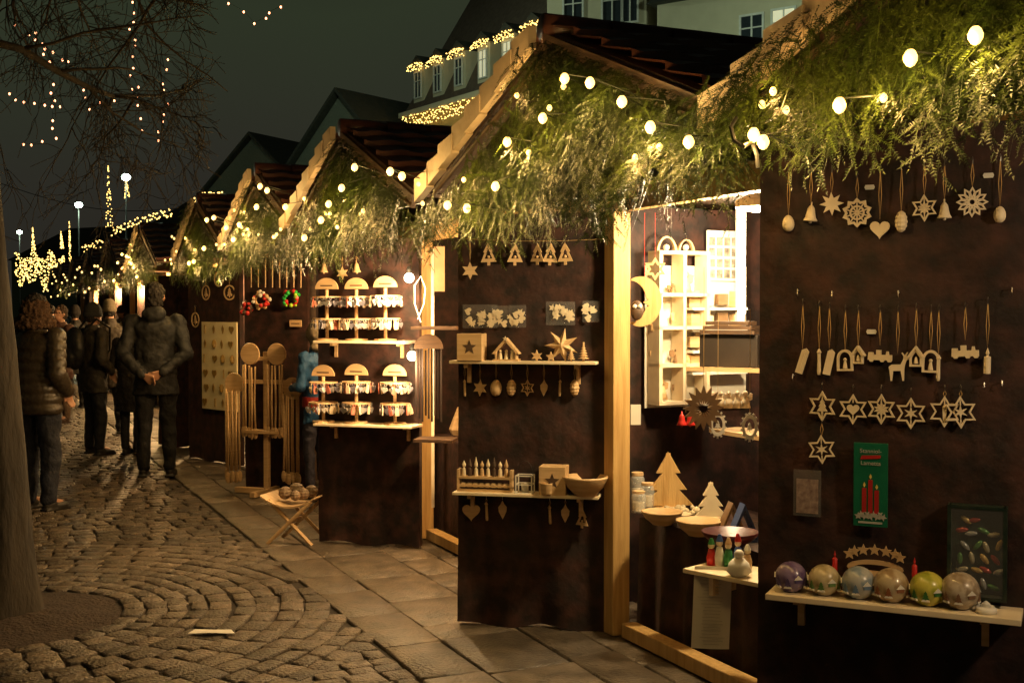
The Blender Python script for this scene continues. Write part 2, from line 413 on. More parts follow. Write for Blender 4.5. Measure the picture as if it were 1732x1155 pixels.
BP={0:[(1275,228),(1291,240),(1420,178),(1540,98),(1650,60)],
1:[(757,347),(790,352),(838,315),(858,240),(918,200),(955,133),(998,140),(1052,172),(1100,215),(1165,240)],
2:[(515,402),(543,372),(556,345),(578,318),(600,283),(660,290),(680,298)],
3:[(395,405),(405,380),(434,350),(440,315),(452,322),(483,350)],
4:[(320,445),(328,442),(345,420),(350,372),(362,368),(383,385)]}
for k in range(11):
    ex=[]
    if k in BP: pts=[gp.p(a,b) for a,b in BP[k]]
    else:
        pts=[]
        for i in range(6):
            x=-HF[k]*.95+i/5*2*HF[k]*.95; pts.append(SN(SR[k]-x,N0-.27,rake(x,HF[k])-random.uniform(.08,.3)))
    if k<6:
        for i in range(9):
            x=random.uniform(-.9,.9)*HF[k]; z=random.uniform(2.10,rake(x,HF[k])-.1) if abs(x)<HF[k]*.8 else 2.12
            ex.append(SN(SR[k]-x,N0-random.uniform(.16,.25),z))
    chain(pts,'warm glowing bulb chain along the fir garland of the %s stall'%ORD[k],bulbm,.0165 if k<2 else .018,.0025,drape=.15,extra=ex,lit=3.4 if k<3 else (4. if k<6 else 0))
# ------------------------------------------------ display panels
def cloth_panel(P0,P1,h,label,h0=.01):
    pn=Plane(P0,P1); R=thing('display_panel',label,'display panel',pn.P0,pn.rz)
    MB().box(pn.L/2,.03,h0+(h-h0)/2,pn.L-.02,.025,h-h0-.02).build('board',wood_d,R)
    nx,nz=50,100; vs=[];fs=[]
    ph=random.uniform(0,9)
    for j in range(nz+1):
        for i in range(nx+1):
            x=pn.L*i/nx; z=h0+(h-h0)*j/nz
            lo=max(0,1-z/.7)
            y=-.004*sin(x*23+ph+z*2)*(.3+lo*3)-.003*sin(x*9+z*7+ph)-.012*lo*abs(sin(x*11+ph))+.0015*sin(z*31)
            vs.append((x,y-.002,z+(.012*sin(x*14+ph) if j==0 else 0)))
    for j in range(nz):
        for i in range(nx): a=j*(nx+1)+i; fs.append((a,a+1,a+nx+2,a+nx+1))
    m=MB().add(vs,fs); m.add([(0,-.001,h0),(0,.045,h0),(0,.045,h),(0,-.001,h),(pn.L,-.001,h0),(pn.L,.045,h0),(pn.L,.045,h),(pn.L,-.001,h)],[(0,3,2,1),(4,5,6,7),(3,7,6,2)])
    m.build('velvet_cover',velvet,R,smooth=True)
    return pn
W1=cloth_panel((.775,3.7),(1.72,3.25),2.14,'large brown velvet panel at right, hung with ornaments above a shelf of globes')
W2=cloth_panel((-.272,5.99),(.50,5.83),2.08,'brown velvet display panel left of the yellow post, with two narrow shelves')
W3=cloth_panel((-1.33,8.12),(-.62,7.9),2.08,'brown velvet panel carrying the revolving keyring stands')
W4=cloth_panel((-2.37,10.5),(-1.78,10.3),2.06,'brown velvet panel behind the wooden spoon stand')
W5=cloth_panel((-3.49,12.75),(-2.77,12.03),2.05,'brown velvet panel with the pale ornament board on it')
W6=cloth_panel((-4.15,13.9),(-3.62,13.6),2.0,'plain dark velvet panel behind the man with clasped hands')
# ---- ornament shapes
def star(k,r,ri,rot=0): return [((r if i%2==0 else ri)*sin(PI*i/k+rot),(r if i%2==0 else ri)*cos(PI*i/k+rot)) for i in range(2*k)]
def scl(P,k): return [(a*k,b*k) for a,b in P]
def heart(r): return [(r*.06*16*sin(t)**3,r*.06*(13*cos(t)-5*cos(2*t)-2*cos(3*t)-cos(4*t))) for t in [2*PI*i/28 for i in range(28)]]
def treep(r): return [(0,r),(.35*r,.45*r),(.2*r,.45*r),(.5*r,-.05*r),(.3*r,-.05*r),(.7*r,-.65*r),(.12*r,-.65*r),(.12*r,-r),(-.12*r,-r),(-.12*r,-.65*r),(-.7*r,-.65*r),(-.3*r,-.05*r),(-.5*r,-.05*r),(-.2*r,.45*r),(-.35*r,.45*r)]
def circ(r,k=24,cx=0,cz=0): return [(cx+r*sin(2*PI*i/k),cz+r*cos(2*PI*i/k)) for i in range(k)]
DEER=[(-.5,-1),(-.38,-1),(-.3,-.3),(.2,-.3),(.3,-1),(.42,-1),(.45,-.2),(.5,.1),(.62,.45),(.85,.5),(.8,.65),(.6,.75),(.75,1),(.65,1),(.5,.78),(.35,1),(.28,.95),(.42,.7),(.38,.5),(.2,.15),(-.4,.15),(-.6,.0),(-.55,-.3)]
TRAIN=[(-1,-.35),(-.9,-.35),(-.8,-.5),(-.6,-.5),(-.5,-.35),(0,-.35),(.1,-.5),(.3,-.5),(.4,-.35),(.6,-.35),(.7,-.5),(.9,-.5),(1,-.35),(1,.1),(.75,.1),(.7,.4),(.55,.4),(.5,.1),(.1,.1),(.1,.5),(-.3,.5),(-.3,.1),(-.5,.1),(-.55,.3),(-.95,.3)]
def fig(kind,r):
    m=MB(); t=.003
    if kind=='egg': m.lathe([(.001,-r)]+[(.72*r*sin(PI*i/10)*(1+.12*cos(PI*i/10)),-r*cos(PI*i/10)) for i in range(1,10)]+[(.001,r)],n=14)
    elif kind=='cone': m.lathe([(.001,-r)]+[(.55*r*sin(PI*i/14)*(1+.12*(i%2)),-r*cos(PI*i/14)) for i in range(1,14)]+[(.001,r)],n=10)
    elif kind=='bell': m.lathe([(.62*r,-.8*r),(.66*r,-.72*r),(.5*r,-.45*r),(.4*r,0),(.33*r,.4*r),(.18*r,.62*r),(.08*r,.7*r),(.08*r,r)],n=14); m.sph((0,0,-.85*r),.16*r,8,6)
    elif kind=='star8': m.prism(star(8,r,.5*r),-t,t)
    elif kind=='star5': m.prism(star(5,r,.42*r),-t,t)
    elif kind=='star6': m.prism(star(6,r,.5*r),-t,t)
    elif kind=='flake':
        for i in range(12):
            M=Matrix.Rotation(2*PI*i/12,4,'Y'); m.ring([(0,.2*r),(.22*r,.62*r),(0,r),(-.22*r,.62*r)],[(0,.38*r),(.09*r,.62*r),(0,.82*r),(-.09*r,.62*r)],-t,t,M)
        m.ring(circ(.3*r),circ(.16*r),-t*1.2,t*1.2)
    elif kind=='lattice':
        m.ring(star(10,r,.78*r),scl(star(10,r,.78*r),.78),-t,t)
        for i in range(10): M=Matrix.Rotation(2*PI*i/10,4,'Y'); m.box(0,0,.4*r,.08*r,2*t*.8,.75*r,M)
        m.ring(circ(.5*r,20),circ(.38*r,20),-t*.8,t*.8)
    elif kind=='heart': m.prism(heart(r),-t*1.3,t*1.3)
    elif kind[:6]=='hexstr':
        P=star(6,r,.58*r); m.ring(P,scl(P,.80),-t,t); q=kind[6:]
        if q=='t': m.prism(treep(.5*r),-t*.7,t*.7)
        if q=='h': m.prism(heart(.42*r),-t*.7,t*.7)
        if q=='f':
            for i in range(10): m.prism([(0,0),(.08*r,.3*r),(0,.5*r),(-.08*r,.3*r)],-t*.7,t*.7,Matrix.Rotation(2*PI*i/10,4,'Y'))
        if q=='s': m.prism(star(6,.45*r,.15*r),-t*.7,t*.7)
        if q=='b': m.prism([(-.09*r,-.6*r),(.09*r,-.6*r),(.13*r,.2*r),(0,.55*r),(-.13*r,.2*r)],-t*.7,t*.7); m.sph((0,0,.28*r),.13*r,8,6)
        m.box(0,0,-.62*r,.07*r,t*1.2,.4*r); m.box(0,0,.62*r,.07*r,t*1.2,.4*r)
    elif kind=='tree': m.prism(treep(r),-t,t)
    elif kind=='treehole':
        P=[(0,r),(.45*r,.2*r),(.3*r,.2*r),(.7*r,-.7*r),(-.7*r,-.7*r),(-.3*r,.2*r),(-.45*r,.2*r)]; m.ring(P,[(a*.5,b*.5-.05*r) for a,b in P],-t,t); m.box(0,0,-.85*r,.25*r,2*t,.3*r); m.sph((0,0,-.25*r),.14*r,8,6)
    elif kind=='tag': m.prism([(-.28*r,-r),(.28*r,-r),(.28*r,.8*r),(0,r),(-.28*r,.8*r)],-t*1.5,t*1.5,Matrix.Rotation(.25,4,'Y')); m.box(.0,-.004,0,.05*r,.004,1.6*r,Matrix.Rotation(.25,4,'Y'))
    elif kind=='stick': m.lathe([(.12*r,-r),(.16*r,-.8*r),(.13*r,.6*r),(.2*r,.75*r),(.05*r,r)],n=8)
    elif kind=='candle': m.lathe([(.26*r,-r),(.26*r,.3*r),(.08*r,.38*r),(.14*r,.6*r),(.01*r,r)],n=10)
    elif kind=='house': m.ring([(-.6*r,-r),(.6*r,-r),(.6*r,0),(0,.9*r),(-.6*r,0)],[(-.4*r,-.8*r),(.4*r,-.8*r),(.4*r,-.1*r),(0,.5*r),(-.4*r,-.1*r)],-t*2,t*2); m.lathe([(.25*r,-.7*r),(.15*r,-.2*r),(.05*r,0)],n=8); m.prism([(-.85*r,-.05*r),(0,1.05*r),(.85*r,-.05*r),(.7*r,-.2*r),(0,.75*r),(-.7*r,-.2*r)],-t*3,t*3)
    elif kind=='arch':
        O=[(.7*r*cos(a),.2*r+.8*r*sin(a)) for a in [PI*i/12 for i in range(13)]]+[(-.7*r,-.9*r),(.7*r,-.9*r)]
        m.ring(O,[(a*.72,b*.8-.02*r) for a,b in O],-t*2,t*2); m.sph((0,0,.1*r),.16*r,8,6); m.lathe([(.22*r,-.7*r),(.1*r,0)],n=8)
    elif kind=='deer': m.prism(scl(DEER,r),-t,t)
    elif kind=='train': m.prism(scl(TRAIN,r),-t*1.5,t*1.5)
    elif kind=='ring': m.ring(circ(r),circ(.82*r),-t,t); m.prism(treep(.65*r),-t*.7,t*.7); m.sph((.25*r,0,-.3*r),.18*r,8,6)
    elif kind=='leaf': m.prism([(0,-r),(.4*r,-.2*r),(.45*r,.3*r),(.2*r,.6*r),(0,r),(-.2*r,.6*r),(-.45*r,.3*r),(-.4*r,-.2*r)],-t,t)
    return m
KN={'egg':'egg_ornament','cone':'pine_cone_ornament','bell':'bell_ornament','heart':'heart_ornament','deer':'deer_ornament','train':'train_ornament','house':'house_ornament','arch':'arch_ornament','tag':'tag_ornament','stick':'stick_ornament','candle':'candle_ornament','ring':'ring_ornament','leaf':'leaf_ornament','tree':'tree_ornament','treehole':'tree_ornament','flake':'snowflake_ornament','lattice':'snowflake_ornament'}
KL={'egg':'turned wooden egg','cone':'ribbed wooden cone','bell':'small wooden bell','heart':'flat wooden heart','deer':'flat wooden deer','train':'flat wooden train','house':'little wooden bell house','arch':'wooden arch with figure','tag':'slanting wooden tag','stick':'thin wooden stick','candle':'white wooden candle','ring':'wooden ring with cut-out scene','leaf':'wooden drop shape','tree':'flat wooden tree','treehole':'openwork wooden tree','flake':'petalled wooden snowflake','lattice':'openwork wooden snowflake','star8':'eight-pointed wooden star','star5':'five-pointed wooden star','star6':'six-pointed wooden star','hexstrt':'star frame with tree inside','hexstrh':'star frame with heart inside','hexstrf':'star frame with flower inside','hexstrs':'star frame with small star inside','hexstrb':'star frame with figure inside'}
def orn(pn,kind,px,hy,cy,rpx,where,mt=None,lab=None,string=True):
    P=pn.p(px,hy,.02); C=pn.p(px,cy,.02); sc_=P.y/F; r=rpx*sc_
    R=thing(KN.get(kind,'star_ornament'),(lab or KL[kind])+', '+where,'ornament',P,pn.rz+random.uniform(-.3,.3))
    dz=C.z-P.z
    if string:
        MB().tube([(0,.015,.010),(0,.0,.016),(0,-.006,.008),(0,-.004,-.004),(0,.003,-.004)],.0013,5).build('hook',metal,R)
        tp=dz+r*.9
        if tp<-.02: MB().tube([(0,0,0),(-.004,0,tp*.5),(0,0,tp),(.004,0,tp*.5),(0,0,0)],.0011,4).build('cord',cord,R)
    f=fig(kind,r).build('figure',mt or wood_w,R,loc=(0,0,dz),smooth=kind in('egg','bell')); f.rotation_euler=(0,random.uniform(-.07,.07),0)
    return R
ol=['first','second','third','fourth','fifth','sixth','seventh','eighth','ninth','tenth','eleventh','twelfth']
row=[('egg',1334,290,378,14),('bell',1372,290,360,18),('star8',1407,290,345,20),('lattice',1450,300,360,25),('heart',1489,288,387,17),('cone',1525,285,375,18),('hexstrf',1564,280,352,23),('bell',1598,280,355,18),('flake',1645,275,342,26),('egg',1692,270,363,14)]
for i,(k_,px,hy,cy,r_) in enumerate(row): orn(W1,k_,px,hy,cy,r_,'%s from left in the right panel top row'%ol[i])
row=[('tag',1358,515,610,22),('stick',1386,518,612,22),('tag',1403,520,612,22),('arch',1430,525,610,19),('house',1452,525,600,15),('train',1489,525,602,20),('deer',1519,525,620,24),('house',1550,522,603,17),('arch',1575,525,612,20),('stick',1588,525,622,22),('train',1633,520,595,22),('candle',1671,512,610,22)]
for i,(k_,px,hy,cy,r_) in enumerate(row): orn(W1,k_,px,hy,cy,r_,'%s from left in the right panel middle row'%ol[i])
row=[('hexstrt',1391,655,687,26),('hexstrh',1443,660,692,26),('hexstrf',1491,660,692,26),('hexstrs',1541,665,699,27),('hexstrb',1598,660,696,27),('hexstrs',1625,660,697,28)]
for i,(k_,px,hy,cy,r_) in enumerate(row): orn(W1,k_,px,hy,cy,r_,'%s from left in the right panel star row'%ol[i])
orn(W1,'hexstrs',1390,715,760,25,'hanging alone below the first star of that row')
for i,(px,py) in enumerate([(1471,317),(1672,297),(1474,561)]):
    tag(MB().prism([(-.012,-.007),(.012,-.007),(.015,0),(.012,.007),(-.012,.007),(-.015,0)],-.002,0).build('price_label',paper,loc=W1.p(px,py,.012),rz=W1.rz),'tiny white price sticker, %s on the right panel'%['upper left one near the heart','beside the petalled snowflake','lower one in the middle row'][i],'price tag')
for i,(px,py) in enumerate([(1350,497),(1408,500),(1520,500),(1712,495),(1342,640),(1665,655),(1695,652)]):
    tag(MB().tube([(0,.015,.008),(0,-.01,.014),(0,-.014,0),(0,-.006,-.006)],.0015,5).build('empty_hook',metal,loc=W1.p(px,py,.012),rz=W1.rz),'small empty metal hook pinned in the velvet of the large right panel','hook','empty hooks on the right panel')
def text(s_,size,m_,parent,loc,rz=0):
    c=bpy.data.curves.new('lettering','FONT'); c.body=s_; c.size=size; c.align_x='CENTER'; c.extrude=.0004
    o=bpy.data.objects.new('tmp',c); col.objects.link(o); dg=bpy.context.evaluated_depsgraph_get(); me=bpy.data.meshes.new_from_object(o.evaluated_get(dg))
    bpy.data.objects.remove(o); me.materials.clear(); me.materials.append(m_)
    q=bpy.data.objects.new('lettering',me); col.objects.link(q); q.parent=parent; q.location=loc; q.rotation_euler=(PI/2,0,rz); return q
green=mat('green_card',(.004,.10,.050),(.008,.14,.07),rough=.4,spec=.5)
cardred=mat('card_red',(.30,.012,.010),rough=.5); cardw=mat('card_white',(.34,.34,.30))
C=W1.p(1472,890,.03); cw=(W1.p(1501,820).x-W1.p(1443,820).x)*1.1; ch=W1.p(1472,750).z-W1.p(1472,890).z
R=thing('tinsel_card','green tinsel card with printed red candles, pinned low on the large right panel','card',C,W1.rz)
MB().box(0,0,ch/2,cw,.004,ch).build('card',green,R,bevel=.001)
text('Stanniol-',.018,cardw,R,(0,-.004,ch-.030)); text('Lametta',.018,cardw,R,(0,-.004,ch-.066))
MB().prism([(-.03,0),(.028,.005),(.03,.015),(-.026,.012)],-.0045,-.002).build('print',cardred,R,loc=(0,0,ch-.050))
for dx,hh in((-.018,.075),(0,.1),(.018,.07)):
    cd=MB().prism([(-.0065,0),(.0065,0),(.0065,hh),(-.0065,hh)],-.0042,-.002).build('candle_print',cardred,R,loc=(dx,0,.04))
    MB().prism([(0,0),(.004,.007),(0,.016),(-.004,.007)],-.0042,-.002).build('flame_print',mat('flame_print',(.6,.45,.1)),cd,loc=(0,0,hh+.002))
m=MB()
for i in range(9): m.prism(star(5,.012,.005,i),-.0045,-.0022,Matrix.Translation((-.035+.009*i,0,.03+.006*(i%2))))
m.build('snow_print',cardw,R)
MB().box(0,-.0035,.012,cw*.7,.001,.006).build('print_line',cardw,R)
C=W1.p(1365,872,.03); R=thing('ornament_packet','clear packet with a small printed card left of the green tinsel card','packet',C,W1.rz)
MB().box(0,0,.07,.084,.006,.142).build('bag',clear,R,bevel=.002); MB().box(0,.001,.06,.066,.002,.105).build('card',mat('pinkcard',(.12,.06,.05),(.36,.26,.22),scale=60),R)
C=W1.p(1652,1012,.035); R=thing('ornament_box','flat dark window box of glass ornaments, leaning at the right end of the shelf','box',C,W1.rz)
bw_,bh=.150,.27
m=MB(); m.box(0,.02,bh/2,bw_,.006,bh)
for a,b,c,d in((-bw_/2,bh/2,.01,bh),(bw_/2,bh/2,.01,bh),(0,.005,bw_,.01),(0,bh-.005,bw_,.01)): m.box(a,0,b,c,.04,d)
m.build('box_shell',mat('darkgreen',(.006,.02,.014),(.03,.04,.028),rough=.4,scale=30),R); MB().box(0,-.019,bh/2,bw_-.01,.002,bh-.01).build('window',mat('box_window',(.6,.6,.6),rough=.15,alpha=.04),R)
cols=[(.35,.24,.08),(.25,.04,.03),(.24,.25,.25),(.06,.16,.05),(.3,.27,.18)]
for i in range(22):
    x=-.048+.032*(i%4)+.012*((i//4)%2); z=.04+.038*(i//4)
    MB().sph((0,0,0),(.008,.007,.018),10,8,Matrix.Rotation(random.uniform(-1.5,1.5),4,'Y')).build('glass_ornament',mat('gl%d'%(i%5),cols[i%5],rough=.2,metal=.3),R,loc=(x+random.uniform(-.006,.006),.006,z+random.uniform(-.006,.006)),smooth=True)
def shelf(pn,px0,px1,py0,depth,th,label,mt):
    A=pn.p(px0,py0,depth); zt=A.z; x0=(A-pn.P0).dot(pn.u); B=pn.p(px1,py0,depth); x1=(B-pn.P0).dot(pn.u)
    R=thing('shelf',label,'shelf',pn.P0+pn.u*x0+Vector((0,0,zt)),pn.rz)
    MB().box((x1-x0)/2,-depth/2-.006,-th/2,x1-x0,depth,th).build('board',mt,R,bevel=.002)
    for bx in(.08,x1-x0-.1):
        b=MB().box(bx,-.016,-th-.05,.02,.018,.1); b.box(bx,-.05,-th-.011,.02,.09,.02); b.build('bracket',wood,R)
    return zt
zs=shelf(W1,1295,1728,1003,.15,.018,'long pale wood shelf low on the right panel carrying painted candle globes',wood_w)
gcol=[((.10,.06,.16),(.22,.16,.28),'purple'),((.38,.30,.15),(.55,.46,.28),'cream'),((.20,.26,.32),(.42,.42,.40),'pale blue'),((.30,.20,.10),(.5,.40,.25),'beige with houses'),((.32,.34,.03),(.55,.5,.08),'yellow green'),((.26,.19,.12),(.5,.42,.32),'brown snowy')]
for i,(px,py,rp) in enumerate([(1338,957,27),(1394,965,27),(1452,970,28),(1507,977,29),(1569,984,29),(1624,993,31)]):
    r=rp*3.5/F; C=W1.p(px,py,.09); C.z=zs+r*.93
    R=thing('candle_globe','round %s painted candle globe, %s from left on the right shelf'%(gcol[i][2],ol[i]),'candle holder',(C.x,C.y,zs),W1.rz)
    MB().lathe([(.38*r,0)]+[(r*sin(PI*q/16),r*.93-r*cos(PI*q/16)) for q in range(3,16)]+[(.001,r*1.93)],n=28).build('globe',mat('globe%d'%i,gcol[i][0],gcol[i][1],rough=.28,scale=30,coat=.4,detail=4,contrast=(.42,.58)),R,smooth=True)
    MB().lathe([(.45*r,0),(.5*r,.1*r),(.42*r,.16*r)],n=20).build('foot',wood_d,R)
    m=MB(); m2=MB()
    for q in range(9):
        a=2*PI*q/9; M=Matrix.Rotation(a,4,'Z')@Matrix.Translation((0,-r*.99,r*.72))
        if q%2: m.prism([(-.011,0),(.011,0),(.011,.010),(-.011,.010)],-.001,.003,M); m2.prism([(-.014,.010),(.014,.010),(0,.023)],-.002,.003,M)
        else: m.prism(treep(.015),-.001,.003,M); m2.prism([(-.012,-.016),(.012,-.016),(.009,-.011),(-.009,-.011)],-.0015,.003,M)
    m.build('painted_motif',mat('motif%d'%i,[(.06,.04,.12),(.08,.16,.04),(.10,.16,.25),(.22,.08,.03),(.03,.12,.02),(.16,.08,.04)][i]),R); m2.build('painted_snow',white,R)
m=MB()
R=thing('star_arch','small wooden arch of stars standing behind the candle globes','decoration',Vector((*W1.p(1480,950,.03).xy,zs)),W1.rz)
for i in range(7):
    a=PI*(i+.5)/7; m.prism(star(5,.018,.008),-.003,.003,Matrix.Translation((-.075*cos(a),-.01,.115+.022*sin(a))))
m.ring([(.082*cos(PI*i/10),.08+.025*sin(PI*i/10)) for i in range(11)]+[(-.07,.065),(.07,.065)],[(.06*cos(PI*i/10),.08+.012*sin(PI*i/10)) for i in range(11)]+[(-.058,.072),(.058,.072)],-.004,.004)
m.build('stars',wood,R); MB().box(0,0,.035,.15,.03,.07).build('base',wood,R)
for px,lb in((1412,'between the first two globes'),(1547,'behind the fourth globe')):
    C=W1.p(px,945,.04); R=thing('red_candle','slim red candle '+lb+' on the right shelf','candle',Vector((C.x,C.y,zs)))
    MB().lathe([(.008,0),(.008,.10),(.004,.105)],n=10).build('wax',red,R,smooth=True); MB().lathe([(.001,.105),(.0035,.112),(.0005,.125)],n=6).build('tip',red,R)
C=W1.p(1668,1000,.11); R=thing('tealight_holder','small white tealight holder at the right end of the right shelf','candle holder',Vector((C.x,C.y,zs)))
MB().lathe([(.028,0),(.03,.012),(.022,.02),(.02,.012),(.001,.012)],n=18).build('dish',white,R,smooth=True); MB().lathe([(.012,.012),(.012,.026),(.002,.034)],n=10).build('candle',paper,R)
# ---- panel 2
row=[('star6',795,410,458,15),('treehole',826,408,430,19),('treehole',871,408,430,19),('treehole',909,412,430,18),('treehole',931,410,430,19),('treehole',956,408,429,19)]
for i,(k_,px,hy,cy,r_) in enumerate(row): orn(W2,k_,px,hy,cy,r_,'%s from left in the top row of the two-shelf panel'%ol[i],wood)
tag(MB().tube([W2.p(785+(1030-785)*i/10,404+4*sin(i/10*PI),.018) for i in range(11)],.0009,4).build('hanging_line',cord),'thin line stretched across the top of the two-shelf panel','string')
for i,(px,py,wp,hp) in enumerate([(812,535,60,40),(845,535,28,36),(875,535,30,38),(948,530,50,40),(1000,527,30,36)]):
    C=W2.p(px,py+hp/2,.02); sc_=C.y/F; w_,h_=wp*sc_,hp*sc_
    R=thing('ornament_packet','clear bag of small pale wooden pieces, %s from left on the two-shelf panel'%ol[i],'packet',C,W2.rz)
    MB().box(0,0,h_/2,w_,.012,h_).build('bag',clear,R,bevel=.003)
    m=MB()
    for q in range(int(wp/3.2)):
        M=Matrix.Translation((random.uniform(-.4,.4)*w_,random.uniform(-.004,.002),random.uniform(.15,.75)*h_))@Matrix.Rotation(random.uniform(0,3),4,'Y')
        m.prism(scl(random.choice([star(5,1,.45),treep(1),heart(1)]),.020),-.0015,.0015,M)
    m.build('contents',wood_w,R)
zA=shelf(W2,760,1008,610,.11,.014,'upper narrow wood shelf on the two-shelf panel, under the ornament packets',wood_w)
zB=shelf(W2,765,1012,832,.12,.014,'lower narrow wood shelf on the two-shelf panel, with bowls and boxes',wood_w)
def onshelf(pn,px,py,off,z): C=pn.p(px,py,off); C.z=z; return C
def starbox(pn,px,z,sz,lb,off=.07):
    R=thing('lantern_box',lb,'box',onshelf(pn,px,600 if z>1.2 else 830,off,z),pn.rz)
    MB().box(0,0,sz/2,sz*.95,sz*.8,sz).build('block',wood,R,bevel=.003); MB().prism(star(5,sz*.28,sz*.12),-sz*.4-.0015,-sz*.4+.001).build('star_cutout',wood_d,R,loc=(0,0,sz*.5))
starbox(W2,798,zA,.135,'pale wooden block with dark star on the upper shelf at left end')
R=thing('nativity_house','small peaked wooden nativity hut on the upper shelf','decoration',onshelf(W2,857,600,.06,zA),W2.rz)
m=MB(); m.prism([(-.07,.035),(0,.115),(.07,.035),(.055,.035),(0,.095),(-.055,.035)],-.03,.03); m.box(-.05,0,.02,.008,.05,.045); m.box(.05,0,.02,.008,.05,.045); m.box(0,0,.004,.13,.06,.008); m.build('hut',wood,R)
m=MB()
for x in(-.03,0,.03): m.lathe([(.011,.008),(.007,.04)],(x,-.01,0),8); m.sph((x,-.01,.048),.008,8,6)
m.prism(star(5,.014,.006),-.036,-.031,Matrix.Translation((0,0,.11))); m.build('figures',wood_w,R)
for i,(px,r_,kk) in enumerate([(908,.03,6),(932,.026,5)]):
    tag(MB().prism([(a,b+r_*.85) for a,b in star(kk,r_,r_*.45)],-.006,.006).build('small_star',wood,loc=onshelf(W2,px,603,.08,zA),rz=W2.rz),'little %s standing wooden star on the upper shelf'%['left','right'][i],'ornament')
R=thing('big_star','large spiky wooden star leaning on the upper shelf','decoration',onshelf(W2,950,600,.05,zA),W2.rz)
m=MB()
for a in range(7):
    M=Matrix.Translation((0,0,.078))@Matrix.Rotation(2*PI*a/7+.2,4,'Y'); m.add([(-.022,0,.012),(.022,0,.012),(0,-.02,.012),(0,.014,.012),(0,0,.088)],[(0,2,4),(2,1,4),(1,3,4),(3,0,4),(0,3,1,2)],M)
m.sph((0,0,.078),.024,8,6); m.build('spikes',wood,R)
for i,(px,hh) in enumerate([(966,.07),(987,.095)]):
    R=thing('wooden_tree','%s carved layered wooden tree on the upper shelf'%['short','taller'][i],'decoration',onshelf(W2,px,600,.07,zA)); m=MB()
    for q in range(6): m.lathe([(hh*.3*(1-q/6.5),hh*(.15+q*.13)),(hh*.1*(1-q/7),hh*(.26+q*.13))],n=10)
    m.lathe([(hh*.06,0),(hh*.05,hh)],n=6); m.build('tree',wood,R)
row=[('stick',786),('star6',812),('egg',839),('cone',865),('hexstrs',892),('leaf',920),('stick',947),('cone',972)]
for i,(k_,px) in enumerate(row): orn(W2,k_,px,618,656,14,'%s from left under the upper shelf'%ol[i],wood)
row=[('heart',797,843,865),('stick',823,843,864),('leaf',850,843,862),('stick',930,845,870),('leaf',956,845,868),('treehole',985,850,877)]
for i,(k_,px,hy,cy) in enumerate(row): orn(W2,k_,px,hy,cy,16,'%s from left under the lower shelf'%ol[i],wood)
R=thing('figure_rack','small wooden rack with a row of standing figures on the lower shelf','rack',onshelf(W2,821,820,.06,zB),W2.rz)
m=MB(); w_=.27
for a,b,c,d in((0,.006,w_,.012),(0,.07,w_,.012),(-w_/2,.055,.012,.11),(w_/2,.055,.012,.11),(0,.03,w_,.012)): m.box(a,0,b,c,.05,d)
m.build('frame',wood,R)
for i in range(8):
    x=-.11+.031*i; f=MB().lathe([(.012,.075),(.009,.11),(.004,.118)],(x,0,0),8); f.sph((x,0,.128),.010,8,6); f.lathe([(.011,.132),(.001,.152+.01*(i%3))],(x,0,0),8); f.build('figurine',[wood_w,wood_d,wood_w,wood][i%4],R)
    MB().box(x,-.012,.02+.012,.018,.01,.022).build('block',wood_w,R)
R=thing('wire_lantern','small white wire lantern with arched handle on the lower shelf','lantern',onshelf(W2,888,825,.07,zB),W2.rz)
m=MB()
for x in(-.04,.04):
    for y in(-.035,.035): m.box(x,y,.045,.006,.006,.09)
for z in(.003,.045,.088):
    for y in(-.035,.035): m.box(0,y,z,.08,.005,.005)
    for x in(-.04,.04): m.box(x,0,z,.005,.07,.005)
m.build('frame',white,R); MB().tube([(-.04,0,.09)]+[(-.04*cos(PI*i/10),0,.09+.07*sin(PI*i/10)) for i in range(11)],.0018,5).build('handle',iron,R); MB().lathe([(.018,.005),(.018,.05)],n=12).build('candle',paper,R)
starbox(W2,937,zB,.14,'pale wooden box with dark star on the lower shelf behind the cup')
tag(MB().lathe([(.025,0),(.03,.012),(.032,.055),(.034,.06),(.027,.058),(.024,.02),(.001,.015)],n=18).build('wooden_cup',wood,loc=onshelf(W2,925,832,.115,zB),smooth=True),'little wooden cup in front of the star box on the lower shelf','cup')
def bowl(loc,r,h,lb,mt,z=0):
    return tag(MB().lathe([(r*.45,0),(r*.5,h*.08),(r*.8,h*.45),(r*.98,h*.9),(r,h),(r*.93,h),(r*.75,h*.5),(r*.45,h*.18),(.001,h*.15)],n=30).build('wooden_bowl',mt,loc=loc,smooth=True),lb,'bowl')
bowl(onshelf(W2,990,835,.09,zB),.112,.095,'deep turned wooden bowl at the right end of the lower shelf',wood)
